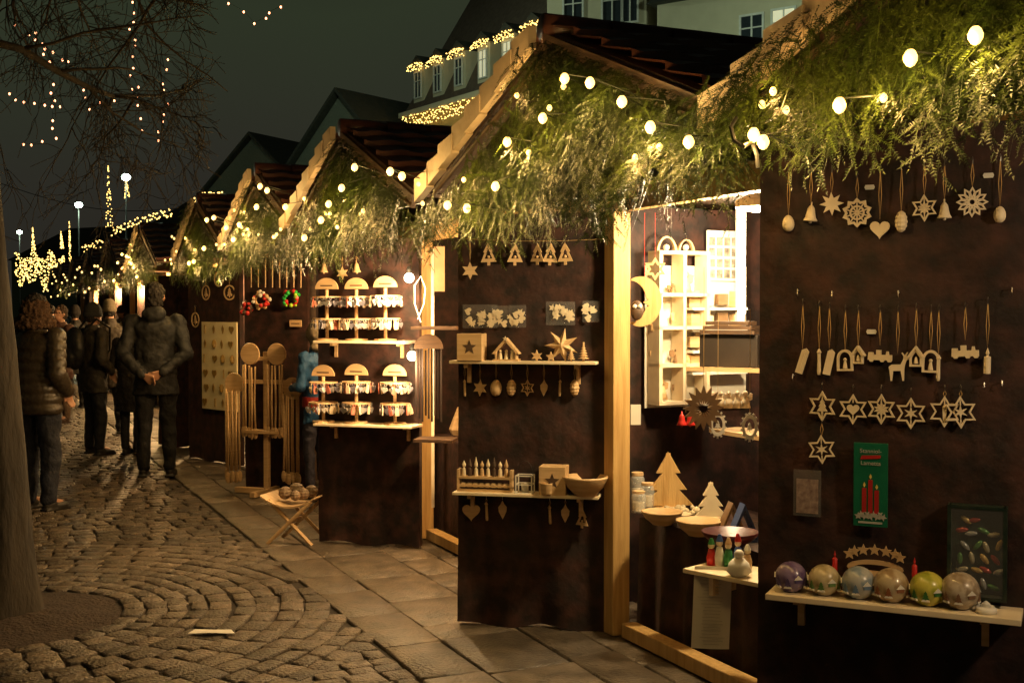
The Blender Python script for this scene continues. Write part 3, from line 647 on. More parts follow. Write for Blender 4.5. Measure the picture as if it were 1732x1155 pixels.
# ---- panel 3: keyring carousels
z1=shelf(W3,530,686,576,.20,.016,'upper shelf with three keyring stands on the keyring panel',wood_w); z2=shelf(W3,530,697,716,.20,.016,'lower shelf with three keyring stands on the keyring panel',wood_w)
krm=[mat('kr0',(.6,.56,.5),rough=.25,metal=.7),mat('kr1',(.6,.48,.33)),mat('kr2',(.16,.15,.18),rough=.3),mat('kr3',(.35,.10,.06))]
krme=[]
for i in range(4):
    m=MB(); m.ring(circ(.011,10,0,-.009),circ(.007,10,0,-.009),-.0015,.0015); m.prism([(-.012,-.07),(.012,-.07),(.014,-.04),(.008,-.018),(-.008,-.018),(-.014,-.04)] if i%2 else [(a,b-.042) for a,b in heart(.024)],-.003,.003)
    o=m.build('keyring',krm[i]); krme.append(o.data); bpy.data.objects.remove(o)
for i,(px,z,hd) in enumerate([(553,z1,.42),(603,z1,.42),(652,z1,.43),(547,z2,.39),(603,z2,.40),(668,z2,.40)]):
    C=onshelf(W3,px,570 if i<3 else 712,.11,z); rad=.098
    where=('%s stand of the %s shelf'%(['left','middle','right'][i%3],'upper' if i<3 else 'lower'))
    R=thing('keyring_stand','revolving wooden keyring stand with half-round header, '+where,'display stand',C,W3.rz)
    MB().lathe([(.075,0),(.075,.012),(.012,.016)],n=20).build('base',wood,R); MB().lathe([(.012,.01),(.012,hd-.08)],n=8).build('pole',wood,R)
    for tz in(hd*.33,hd*.68): MB().lathe([(rad,tz),(rad,tz+.010),(.01,tz+.011),(.01,tz)],n=20).build('tier',wood,R)
    MB().prism([(.085*cos(PI*q/14),.075*sin(PI*q/14)+hd-.075) for q in range(15)],-.005,.005).build('header',wood,R)
    MB().box(0,-.006,hd-.052,.09,.002,.008).build('header_print',wood_d,R)
    for tz in(hd*.33,hd*.68):
        for j in range(28):
            a=2*PI*j/28+random.uniform(-.08,.08)
            if sin(a+W3.rz)>.1: continue
            o=bpy.data.objects.new('keyring',krme[random.choice([0,0,0,1,1,2,2,3])]); col.objects.link(o)
            rr_=rad*random.uniform(.88,1.12)
            o.location=C+Vector((rr_*cos(a),rr_*sin(a),tz+.004)); o.rotation_euler=(0,random.uniform(-.35,.35),a+PI/2+random.uniform(-.9,.9))
            tag(o,'small metal keyring hanging on the %s, %s tier'%(where,'lower' if tz<hd*.5 else 'upper'),'keyring','keyrings on the '+where+(' lower' if tz<hd*.5 else ' upper'))
for i,(k_,px,hy,cy) in enumerate([('bell',548,432,452),('star6',579,435,462),('bell',603,430,452)]): orn(W3,k_,px,hy,cy,11,'%s from left above the keyring stands'%ol[i],wood)
# ---- panel 4
gl=mat('green_shiny',(.02,.35,.05),rough=.3)
for i in range(8):
    px=425+i*12; A=W4.p(px,440,.03)
    tag(MB().tube([(0,0,0),(0,-.003,-.24)],.005,6).build('wooden_rod',wood,loc=A,rz=W4.rz),'thin wooden rod hanging %s from left at the top of the spoon panel'%ol[i],'rod')
def wreath(px,py,r,mts,lb):
    C=W4.p(px,py,.05); R=thing('decorated_wreath',lb,'wreath',C,W4.rz)
    MB().tube([(r*.8*cos(2*PI*i/16),0,r*.8*sin(2*PI*i/16)) for i in range(17)],.012,6).build('hoop',mts[-1],R)
    for i in range(26):
        a=random.uniform(0,2*PI); q=r*random.uniform(.55,1.05)
        MB().sph((q*cos(a),random.uniform(-.03,.01),q*sin(a)),random.uniform(.012,.022),7,5).build('bead',mts[i%len(mts)],R,smooth=True)
wreath(443,508,.075,[red,white,wood],'round red and white beaded wreath on the spoon panel'); wreath(418,522,.055,[red,wood_d],'small dark red wreath at the left edge of the spoon panel'); wreath(492,505,.08,[gl,mat('ygreen',(.3,.5,.03),rough=.3),gl,red],'bright green beaded wreath on the spoon panel')
R=thing('wooden_sign','small pale wooden plaque on the spoon panel','sign',W4.p(500,553,.03),W4.rz); MB().box(0,0,.03,.12,.01,.06).build('plaque',wood,R,bevel=.004); MB().box(0,-.006,.03,.08,.001,.008).build('print_line',wood_d,R)
G0=ground(452,836); R=thing('spoon_stand','pale wooden stand with crossbars and shelf, hung with long wooden spoons','display stand',G0,W4.rz)
MB().box(0,0,.62,.045,.045,1.24).build('pole',wood,R,bevel=.004)
MB().box(0,0,.03,.62,.05,.05).build('foot',wood,R,bevel=.004); MB().box(0,0,.03,.05,.5,.045).build('foot',wood,R,bevel=.004)
MB().box(0,-.03,1.18,.36,.02,.035).build('crossbar',wood,R); MB().box(0,-.03,.98,.46,.02,.035).build('crossbar',wood,R); MB().box(0,-.04,.55,.34,.14,.025).build('tray',wood,R,bevel=.003)
for x,z in((-.13,1.22),(.13,1.22),(-.29,.96),(.28,.93)): MB().lathe([(.09,-.009),(.095,0),(.09,.009)],n=24,M=Matrix.Translation((x,-.05,z))@Matrix.Rotation(PI/2,4,'X')).build('round_header',wood,R)
u4=W4.u
spots=[(-.19+.03*i,1.12,.62,0) for i in range(5)]+[(.06+.035*i,1.12,.62,1) for i in range(5)]+[(-.36+.022*i,.90,.80,2) for i in range(7)]+[(.21+.024*i,.88,.76,3) for i in range(7)]
gn=['left upper','right upper','lower left','lower right']
for i,(x,z,L,gi) in enumerate(spots):
    m=MB(); m.tube([(0,0,0),(random.uniform(-.01,.01),0,-L*.5),(0,0,-L*.86)],[.008,.010,.009],6); m.sph((0,0,-L*.93),(.024,.010,.05),10,8)
    o=m.build('wooden_spoon',wood,loc=G0+u4*x+W4.n*(.07+.012*(i%2))+Vector((0,0,z+random.uniform(-.02,.02))),rz=W4.rz+random.uniform(-.5,.5),smooth=True)
    tag(o,'long wooden spoon in the %s bundle on the spoon stand'%gn[gi],'spoon','wooden spoons, %s bundle'%gn[gi])
# ---- panel 5
A=W5.p(343,690,.03); B=W5.p(401,545,.03); bwid=math.hypot(B.x-A.x,B.y-A.y); bhh=B.z-A.z
R=thing('ornament_board','pale upright board covered with rows of small golden ornaments','display board',A,W5.rz)
MB().box(bwid/2,0,bhh/2,bwid,.015,bhh).build('board',mat('cream_board',(.72,.60,.34),(.82,.70,.44)),R)
for i in range(6):
    for j in range(4):
        x=bwid*(j+.5+random.uniform(-.15,.15))/4; z=bhh*(i+.5)/6
        tag(fig(random.choice(['cone','leaf','stick','heart']),.045).build('small_ornament',mat('gold_wood',(.16,.09,.02),(.34,.22,.05),rough=.35),loc=A+W5.u*x+W5.n*.018+Vector((0,0,z)),rz=W5.rz),'little golden ornament, %s row from the bottom of the pale board'%ol[i],'ornament','golden ornaments in %s row of the pale board'%ol[i])
for i,(px,py) in enumerate([(348,495),(370,472),(388,495),(330,541)]): orn(W5,'ring',px,py-22,py,13,['left one above the pale board','top one above the pale board','right one above the pale board','lowest one left of the pale board'][i],wood)
point('stall_light',W5.p(372,540,.75)+Vector((0,0,.35)),16,(1,.66,.28),.05)
R=thing('paper_notice','white paper notice at the top of the pale board panel','notice',W5.p(334,475,.02),W5.rz); MB().box(0,0,.05,.15,.003,.1).build('sheet',paper,R); MB().box(0,-.0025,.07,.1,.001,.006).build('print_line',iron,R)
# ------------------------------------------------ folding stand
G0=ground(500,915); R=thing('folding_stand','low folding wooden stand with crossed legs at the corner of the keyring panel','stand',G0,-.25)
for y in(-.12,.12):
    for a,b in((-.15,.17),(.17,-.15)): MB().tube([(a,y+(.01 if a>0 else -.01),0),(b,y+(.01 if a>0 else -.01),.30)],.013,6).build('leg',wood,R)
MB().box(0,0,.15,.02,.26,.02).build('cross_rod',wood,R)
vs=[];m=MB()
for i in range(9):
    x=-.2+.4*i/8; z=.32-.07*(1-(x/.2)**2)
    for y in(-.14,.14): vs.append((x,y,z))
for i in range(8): m.add([vs[2*i],vs[2*i+1],vs[2*i+3],vs[2*i+2],tuple(Vector(vs[2*i])+Vector((0,0,.012))),tuple(Vector(vs[2*i+1])+Vector((0,0,.012))),tuple(Vector(vs[2*i+3])+Vector((0,0,.012))),tuple(Vector(vs[2*i+2])+Vector((0,0,.012)))],[(0,1,2,3),(4,7,6,5),(0,4,5,1),(3,2,6,7),(0,3,7,4),(1,5,6,2)])
m.build('sling_seat',wood_h,R)
for i,(x,y,r_) in enumerate([(-.07,0,.045),(.0,.05,.055),(.06,-.02,.04),(.1,.06,.045),(.01,-.06,.035)]):
    m=MB(); kk=12; m.lathe([(.001,-r_)]+[(r_*sin(PI*q/kk)*(1+.10*(q%2)),-r_*cos(PI*q/kk)) for q in range(1,kk)]+[(.001,r_)],n=12)
    tag(m.build('pine_cone',mat('conem',(.12,.07,.04),(.3,.22,.14),scale=40),loc=G0+Vector((x,y,.30+r_*.8))),'pale decorated ball, %s on the low folding stand'%['leftmost','rear left','middle','rightmost','front'][i],'ball')
# ------------------------------------------------ stall 2 interior
tbl=thing('counter','counter draped in brown velvet inside the open lit stall','counter',SN(4.2,3.02),RZ)
MB().box(0,.3,.56,1.68,.6,.03).build('counter_top',velvet,tbl)
m=MB(); nx=60; vs=[];fs=[]
for j in range(9):
    for i in range(nx+1):
        x=-.84+1.68*i/nx; z=.57*j/8; vs.append((x,-.01-.018*(1-z/.6)*abs(sin(x*13))-.008*sin(x*29),z+.005))
for j in range(8):
    for i in range(nx): a=j*(nx+1)+i; fs.append((a,a+1,a+nx+2,a+nx+1))
m.add(vs,fs).build('velvet_skirt',velvet,tbl,smooth=True)
SWP=Plane(SN(5.55,2.9),SN(5.55,4.3))
A=SWP.p(1090,690,.003); B=SWP.p(1262,452,.003); wl2=math.hypot(B.x-A.x,B.y-A.y)
tag(MB().box(wl2/2,0,(B.z-A.z)/2,wl2,.006,B.z-A.z).build('glare_board',white,loc=A,rz=SWP.rz),'white board added in place of the glare behind the racks in the lit stall','board')  # board added in white so this stretch of wall looks blown out by light
A=SWP.p(1098,680,.02); B=SWP.p(1178,430,.02); wL=math.hypot(B.x-A.x,B.y-A.y); hL=B.z-A.z
R=thing('shelf_unit','tall narrow white shelf rack standing at the lit stall side wall','shelf',A,SWP.rz)
m=MB()
for x in(0,wL*.5,wL): m.box(x,-.06,hL/2,.02,.12,hL)
m.build('uprights',wood_w,R)
for z in(0,.25,.5,.72,1.): MB().box(wL/2,-.06,hL*z,wL+.02,.12,.018).build('shelf_board',wood_w,R)
def angel(px,py,off,h,lb,mt=white,pl_=SWP):
    C=pl_.p(px,py,off); R=thing('angel_figure',lb,'figurine',C,pl_.rz); m=MB()
    m.lathe([(h*.28,0),(h*.2,h*.35),(h*.1,h*.66),(h*.05,h*.7)],n=12); m.sph((0,0,h*.82),h*.14,10,8); m.build('figure',mt,R,smooth=True)
    w_=MB()
    for sg in(-1,1): w_.prism([(0,h*.6),(sg*h*.2,h*.85),(sg*h*.42,h*.8),(sg*h*.38,h*.5),(sg*h*.1,h*.4)],.01,.016)
    w_.build('wings',mt,R)
midw=mat('midwood',(.16,.09,.04),(.26,.15,.07))
for i,(px,py,h) in enumerate([(1112,500,.09),(1138,500,.07),(1160,500,.14),(1112,618,.1),(1145,618,.10),(1165,618,.09),(1120,675,.11),(1150,675,.1),(1105,560,.08),(1150,560,.12)]):
    angel(px,py,.06,h,'small winged figure, %s on the white shelf rack'%(['top left','top middle','top right','third row left','third row middle','third row right','bottom left','bottom right','second row left','second row right'][i]),[wood,midw,wood][i%3])
for i,(px,py) in enumerate([(1127,428),(1160,428)]):
    C=SWP.p(px,py,.06); R=thing('arch_decoration','%s half-round wooden arch ornament on top of the white rack'%['left','right'][i],'decoration',C,SWP.rz)
    r_=.065-.012*i; m=MB(); m.ring([(r_*cos(PI*q/12),r_*1.4*sin(PI*q/12)) for q in range(13)],[(r_*.75*cos(PI*q/12),.01+r_*1.1*sin(PI*q/12)) for q in range(13)],-.01,.01); m.build('arch',wood,R); MB().sph((0,0,.03),.018,8,6).build('figure',wood_w,R)
A=SWP.p(1195,475,.02); R=thing('white_display_board','white pegboard with small packets at top right of the lit stall','display board',A,SWP.rz); MB().box(.11,0,.14,.22,.01,.28).build('board',paper,R)
m=MB()
for i in range(4):
    for j in range(4): m.box(.03+.05*i,-.01,.04+.06*j,.035,.006,.045)
m.build('packets',mat('packets',(.10,.09,.08),(.40,.36,.3),scale=40),R)
for r_ in range(4):
    for c_ in range(4):
        px=1172+c_*24; C=SWP.p(px,520+r_*36,.06); tag(MB().box(0,0,.045,.062-.01*(c_%2),.05,.09-.015*((r_+c_)%3)).build('gift_box',[wood,midw,wood_w][(r_*3+c_*2)%3],loc=C,rz=SWP.rz+random.uniform(-.2,.2),bevel=.003),'small box in %s row from top, %s from left, on the lit stall wall shelves'%(ol[r_],ol[c_]),'box')
for r_ in range(4):
    A=SWP.p(1160,520+r_*36,.02); tag(MB().box(.16,-.05,-.008,.36,.1,.014).build('wall_shelf',white,loc=A,rz=SWP.rz),'thin white wall shelf, %s from top, in the lit stall'%ol[r_],'shelf')
A=SWP.p(1256,540,.12); R=thing('tube_lamp','upright glowing tube lamp at the right of the lit stall interior','lamp',A,SWP.rz); MB().tube([(0,0,.03),(0,0,.66)],.014,10).build('tube',emi('tube',(1,.85,.58),40),R); MB().box(0,.025,.34,.05,.02,.72).build('fixture',white,R)
point('stall_light',SWP.p(1225,420,.55),55,(1,.78,.46),.06)
point('stall_light',SN(4.3,3.15,1.98),120,(1,.72,.36),.06)
A=SN(4.3,3.15,2.05); R=thing('ceiling_lamp','round white lamp under the ceiling of the open lit stall','lamp',A); MB().lathe([(.09,0),(.09,.03),(.03,.06)],n=20).build('shade',white,R); MB().sph((0,0,0),(.05,.05,.02)).build('bulb',lampi,R)
def hang(px,py,Y,mb,mt,name,lb,cat='decoration',sm=False,top=360):
    C=at(px,py,Y); R=thing(name,lb,cat,C); mb.build('figure',mt,R,smooth=sm); T=at(px,top,Y); MB().tube([(0,0,.03),(0,0,T.z-C.z)],.0012,4).build('cord',red,R)
moon=[(.105*cos(a),.125*sin(a)) for a in np.linspace(-2.0,2.0,22)]+[(-.055+.085*cos(a),.105*sin(a)) for a in np.linspace(1.5,.12,8)]+[(.045,.012),(.012,-.005),(.042,-.02)]+[(-.055+.085*cos(a),.105*sin(a)) for a in np.linspace(-.3,-1.5,8)]
hang(1090,510,5.9,MB().prism([(a-.02,b) for a,b in moon],-.012,.012),wood_y,'hanging_moon','yellow wooden crescent moon hanging beside the post in the lit stall')
hang(1108,455,5.95,MB().ring(star(6,.06,.035),scl(star(6,.06,.035),.6),-.006,.006),wood,'hanging_star','openwork wooden star hanging above the crescent moon')
C=at(1077,525,5.85); R=thing('owl_figure','small brown owl figure hanging left of the crescent moon','figurine',C); MB().sph((0,0,0),(.035,.03,.05),12,8).build('body',wood_d,R,smooth=True)
for sx in(-1,1): MB().sph((sx*.013,-.03,.02),.011,8,6).build('eye',white,R)
C=at(1190,690,5.2); R=thing('brown_wreath','brown openwork wooden wreath ornament hanging in front of the lit shelves','ornament',C,.3)
m=MB()
for i in range(16): m.prism([(0,.02),(.014,.06),(0,.10),(-.014,.06)],-.004,.004,Matrix.Rotation(2*PI*i/16,4,'Y'))
m.build('petals',midw,R); MB().tube([(0,0,.09),(0,0,.62)],.0015,4).build('cord',cord,R)
C=at(1160,705,5.3); R=thing('red_bell','small red bell pair hanging below the lit shelves','ornament',C)
for x in(-.018,.02): fig('bell',.035).build('bell',red,R,loc=(x,0,-.01),smooth=True)
MB().tube([(0,0,.02),(0,0,.6)],.001,4).build('cord',cord,R)
for i,(px,py,Y) in enumerate([(1214,718,5.3),(1268,722,5.0)]):
    C=at(px,py,Y); R=thing('lace_ring','%s white openwork oval ring hanging above the counter'%['left','right'][i],'ornament',C); m=MB(); m.ring([(a,b*1.6) for a,b in circ(.033)],[(a,b*1.6) for a,b in circ(.022)],-.003,.003); m.prism(treep(.02),-.002,.002)
    for q in range(14): m.prism([(a+.036*sin(q*2*PI/14),b+.058*cos(q*2*PI/14)) for a,b in star(5,.007,.003)],-.002,.002)
    m.build('ring',white,R); MB().tube([(0,0,.06),(0,0,.5)],.001,4).build('cord',cord,R)
A=at(1180,625,5.9); B=at(1275,625,5.75); pd=Plane((A.x,A.y),(B.x,B.y))
R=thing('dark_shelf_box','dark open shelf box stacked with trays in front of the bright wall','shelf',Vector((A.x,A.y,at(1200,628,5.8).z)),pd.rz); MB().box(.16,0,.01,.38,.16,.02).build('board',wood,R); MB().box(.17,.02,.10,.30,.1,.16).build('box',mat('blackbox',(.012,.008,.006),(.03,.02,.014)),R,bevel=.005)
m=MB()
for i in range(3): m.box(.17,.01,.192+.022*i,.28-.03*i,.12,.018)
m.build('trays',wood_d,R)
A=SN(5.0,3.55,.98); R=thing('interior_shelf','narrow wooden shelf at mid height behind the counter','shelf',A,RZ); MB().box(.35,0,0,.9,.2,.02).build('board',wood_h,R)
for i in range(5): angel(1205+14*i,690,.0,.09,'little pale figure, %s from left on the mid-height shelf behind the counter'%ol[i],wood_w,Plane(SN(5,3.5),SN(4,3.5)))
def bigtree(px,pyb,Y,h,lb,mt=wood):
    C=at(px,pyb,Y); C.z=.576; R=thing('wooden_tree',lb,'decoration',C,.1)
    P=[(0,1),(.22,.62),(.12,.62),(.34,.32),(.2,.32),(.46,.04),(.12,.04),(.12,0),(-.12,0),(-.12,.04),(-.46,.04),(-.2,.32),(-.34,.32),(-.12,.62),(-.22,.62)]
    MB().prism(scl(P,h),-.012,.012).build('tree_slab',mt,R,bevel=.003); MB().prism(scl([(0,.98),(.2,.6),(.1,.6),(.4,.04),(0,.04)],h),-.012,.012,Matrix.Rotation(PI/2,4,'Z')).build('cross_slab',mt,R); MB().box(0,0,.004,h*.5,h*.3,.008).build('base',mt,R)
bigtree(1130,860,6.1,.29,'large pale wooden slab tree standing on the counter',wood_y)
bigtree(1202,862,5.8,.18,'smaller pale wooden tree on the counter right of the large one',wood_w)
def oncounter(px,Y): C=at(px,860,Y); C.z=.577; return C
bowl(oncounter(1120,5.62),.10,.065,'shallow wooden bowl at the left on the counter',wood); bowl(oncounter(1182,5.35),.105,.07,'wide wooden bowl in the middle of the counter',wood)
bowl(oncounter(1150,5.75),.06,.03,'small flat wooden dish behind the counter bowls',wood_w)
for i,(px,Y,h) in enumerate([(1080,5.95,.11),(1095,6.1,.13),(1078,6.2,.17)]):
    C=oncounter(px,Y); R=thing('glass_jar','clear glass jar, %s beside the yellow post on the counter'%['front one','middle one','rear tall one'][i],'jar',C); MB().lathe([(.035,0),(.038,.01),(.038,h*.8),(.03,h*.9)],n=16).build('glass',mat('glass_jar',(.7,.7,.65),rough=.1,alpha=.3),R,smooth=True); MB().lathe([(.032,h*.9),(.032,h)],n=16).build('lid',wood,R); MB().lathe([(.03,.01),(.03,h*.5)],n=12).build('filling',wood_w,R)
m=MB()
for i in range(24): m.sph((random.uniform(-.1,.1),random.uniform(-.06,.06),random.uniform(.012,.03)),random.uniform(.012,.02),7,5)
o=m.build('nut_pile',mat('nuts',(.5,.4,.25),(.7,.6,.4)),loc=oncounter(1150,5.9)); tag(o,'low pile of pale wooden balls between the trees on the counter','balls'); o['kind']='stuff'
for i,(px,Y,h,mt,lb) in enumerate([(1236,5.3,.16,midw,'peaked hut decoration with figures at right of the counter'),(1256,5.2,.17,mat('bluebox',(.05,.08,.2)),'blue peaked decoration at the right edge of the counter')]):
    C=oncounter(px,Y); R=thing('peaked_decoration',lb,'decoration',C,.2); MB().ring([(-h*.45,0),(h*.45,0),(0,h)],[(-h*.36,h*.05),(h*.36,h*.05),(0,h*.85)],-.03,.03).build('frame',mt,R)
    for q in range(3): MB().lathe([(.014,.01),(.01,h*.3),(.002,h*.36)],(-.03+.03*q,0,0),8).build('figure',[white,red,wood][q],R)
A=at(1163,962,4.75); A.z=.55; R=thing('front_shelf','pale wood ledge sticking out at the right of the counter front','shelf',A,RZ+.35); MB().box(.22,.1,0,.46,.24,.018).build('board',wood_w,R,bevel=.003); MB().box(.1,.1,-.05,.02,.16,.08).build('bracket',wood_w,R)
R2=thing('price_list','long white paper price list hanging from the front ledge','paper',at(1206,1095,4.72),-.15)
H_=.33; m=MB(); vs=[];fs=[]
for j in range(9):
    for i in range(5): vs.append((-.075+.15*i/4-.012*(1-j/8),-.008*sin(i*.8+j*.4)-.01,H_*j/8))
for j in range(8):
    for i in range(4): a=j*5+i; fs.append((a,a+1,a+6,a+5))
m.add(vs,fs).build('sheet',paper,R2,smooth=True)
m=MB()
for j in range(22): m.box(-.008+random.uniform(-.006,.006),-.021,.02+.0135*j,.09+random.uniform(-.03,.015),.0008,.003)
m.build('print_lines',mat('print_grey',(.42,.41,.38)),R2)
R=thing('red_bowl','dark red bowl at the right of the counter with little figures','bowl',Vector((*at(1235,890,4.9).xy,.61))); MB().lathe([(.05,0),(.11,.05),(.12,.07),(.112,.07),(.05,.012),(.001,.01)],n=24).build('bowl',mat('darkred',(.05,.005,.006),rough=.35),R,smooth=True); MB().lathe([(.05,-.045),(.05,0)],n=20).build('foot',wood_d,R)
pcl=[red,white,mat('fgreen',(.03,.2,.05)),mat('fblue',(.04,.1,.35)),wood]
for i,(px,h) in enumerate([(1203,.11),(1217,.13),(1232,.12),(1248,.14),(1264,.1)]):
    C=at(px,945,4.8-.02*i); C.z=.56; R=thing('painted_figurine','painted little figurine, %s from left on the front ledge'%ol[i],'figurine',C)
    MB().lathe([(.018,0),(.02,h*.3),(.012,h*.6)],n=10).build('body',pcl[i],R,smooth=True); MB().sph((0,0,h*.72),.014,8,6).build('head',wood_w,R,smooth=True); MB().lathe([(.015,h*.78),(.006,h*1.0)],n=8).build('hat',pcl[(i+2)%5],R)
C=at(1250,945,4.6); C.z=.56; R=thing('cloth_figure','small white cloth figure at the right end of the front ledge','figurine',C); MB().lathe([(.03,0),(.05,.02),(.04,.05),(.02,.07)],n=14).build('robe',white,R,smooth=True); MB().sph((0,0,.085),.02,10,8).build('head',white,R,smooth=True)
tag(MB().box(0,0,.05,.05,.02,.1).build('socket_box',paper,loc=at(1075,718,5.9)),'small pale box fixed just right of the yellow post','box')
# ------------------------------------------------ stall 3 visible strip
for i,(px,py,w_,lb) in enumerate([(702,552,.30,'upper'),(706,740,.26,'lower')]):
    A=at(px,py,7.7); tag(MB().box(w_/2,.0,-.01,w_,.2,.02).build('ledge',wood_d,loc=A,rz=-.2),'%s small dark ledge between the keyring panel and the two-shelf panel'%lb,'shelf')
C=at(725,590,7.6); R=thing('strap_display','round wooden disc with dark leather straps hanging below, right of the keyring panel','display',C)
MB().prism([(.095*cos(PI*q/14),.095*sin(PI*q/14)) for q in range(15)],-.008,.008).build('disc',wood_d,R)
for i in range(9): MB().box(-.08+.02*i,.0+.01*(i%2),-.22,.012,.004,.42+.04*(i%3)).build('strap',mat('leather',(.02,.012,.01),rough=.6),R)
C=at(712,540,7.7); R=thing('hoop_cable','white looped cable beside the lamp at the right edge of the keyring panel','cable',C)
MB().tube([(-.02,0,0),(.02,0,.1),(.03,0,.2),(.0,0,.28),(-.04,0,.22),(-.04,0,.1),(.0,0,-.02)],.004,6).build('cable',white,R)
tag(MB().box(0,0,0,.02,.03,1.75).build('upright_board',wood_w,loc=at(732,640,8.0)),'thin pale upright board between the two brown panels','board')
tag(MB().box(0,0,0,.07,.02,.30).build('notice_board',midw,loc=at(743,455,7.9),rz=.2),'small board high between the two brown panels','board')
for i,(px,py,nm) in enumerate([(692,470,'upper'),(697,602,'lower')]):
    R=thing('clamp_lamp','glowing %s clamp lamp at the right edge of the keyring panel'%nm,'lamp',at(px,py,7.72)); MB().sph((0,0,0),.032).build('bulb',lampi,R,smooth=True); MB().lathe([(.014,.025),(.018,.055),(.01,.075)],n=12).build('socket',iron,R)
point('clamp_light',at(680,488,7.55),46,(1,.66,.32),.04)
point('clamp_light',at(685,622,7.55),28,(1,.66,.32),.04)
for k,(s_,n_,h_,pw) in enumerate([(1.2,2.75,1.95,38),(6.4,3.0,1.95,150),(9.0,3.0,1.95,120),(11.3,3.0,1.95,120),(15.4,3.0,1.95,200),(19.5,3,1.95,200),(23.2,3,1.95,200),(27,3,1.95,200),(31,3,1.95,200)]):
    point('stall_light',SN(s_,n_,h_),pw,(1,.60,.24) if k else (1,.74,.44),.06)
    R=thing('stall_lamp','warm hanging lamp inside the %s stall opening'%ORD[[0,2,3,4,5,6,7,8,9][k]],'lamp',SN(s_,n_,h_+.1)); MB().lathe([(.07,0),(.05,.03),(.015,.06)],n=14).build('shade',white,R); MB().tube([(0,0,.05),(0,0,.16)],.004,5).build('cable',iron,R)
for k in range(2,9):
    A=SN(SR[k]-.2,N0+.8); R=thing('counter','velvet covered counter with goods in the %s stall'%ORD[k],'counter',A,RZ); MB().box(0,.25,.35,1.9,.5,.7).build('cover',velvet,R,bevel=.01)
    for i in range(6): MB().lathe([(.06,.70),(.08,.74),(.02,.9)],(-.8+.3*i,.2,0),10).build('goods',[wood,white,red][i%3],R)
# ------------------------------------------------ people
def cap(m,a,b,ra,rb,n=10):
    m.tube([a,b],[ra,rb],n); m.sph(a,ra,n,8); m.sph(b,rb,n,8)
def stack(m,rows,n=20):
    vs=[];fs=[]
    for z,rx,ry,y,x in rows:
        for j in range(n): q=2*PI*j/n; vs.append((x+rx*cos(q),y+ry*sin(q),z))
    for i in range(len(rows)-1):
        for j in range(n): fs.append((i*n+j,i*n+(j+1)%n,(i+1)*n+(j+1)%n,(i+1)*n+j))
    fs.append(tuple(range(n-1,-1,-1))); fs.append(tuple((len(rows)-1)*n+j for j in range(n))); m.add(vs,fs)
tex=bpy.data.textures.new('folds','CLOUDS'); tex.noise_scale=.11; tex.noise_depth=3
tex2=bpy.data.textures.new('tufts','CLOUDS'); tex2.noise_scale=.028; tex2.noise_depth=2
def remesh(o,v,disp=0,it=3,tx=None):
    r=o.modifiers.new('r','REMESH'); r.mode='VOXEL'; r.voxel_size=v; r.use_smooth_shade=True
    s_=o.modifiers.new('s','SMOOTH'); s_.iterations=it; s_.factor=.5
    if disp: d=o.modifiers.new('d','DISPLACE'); d.texture=tx or tex; d.strength=disp; d.mid_level=.5; d.texture_coords='LOCAL'
def hand(m,w_,d,side,curl=.4):
    d=Vector(d).normalized(); s_=Vector(side).normalized(); nn=d.cross(s_).normalized(); w_=Vector(w_)
    for q in range(4):
        o=(q-1.5)*.019; kb=w_+d*.085+s_*o; cap(m,tuple(w_+s_*o*.5),tuple(kb),.014,.011,8)
        L=[.06,.072,.068,.052][q]; e1=kb+(d*cos(curl)+nn*sin(curl))*L*.55; e2=e1+(d*cos(curl*2.2)+nn*sin(curl*2.2))*L*.5
        cap(m,tuple(kb),tuple(e1),.0095,.0088,8); cap(m,tuple(e1),tuple(e2),.0088,.0075,8)
    t0=w_+d*.025-s_*.025; t1=t0+(d*.7-s_*.7).normalized()*.035; t2=t1+(d*.95-s_*.2+nn*.3).normalized()*.03
    cap(m,tuple(t0),tuple(t1),.013,.011,8); cap(m,tuple(t1),tuple(t2),.011,.009,8)
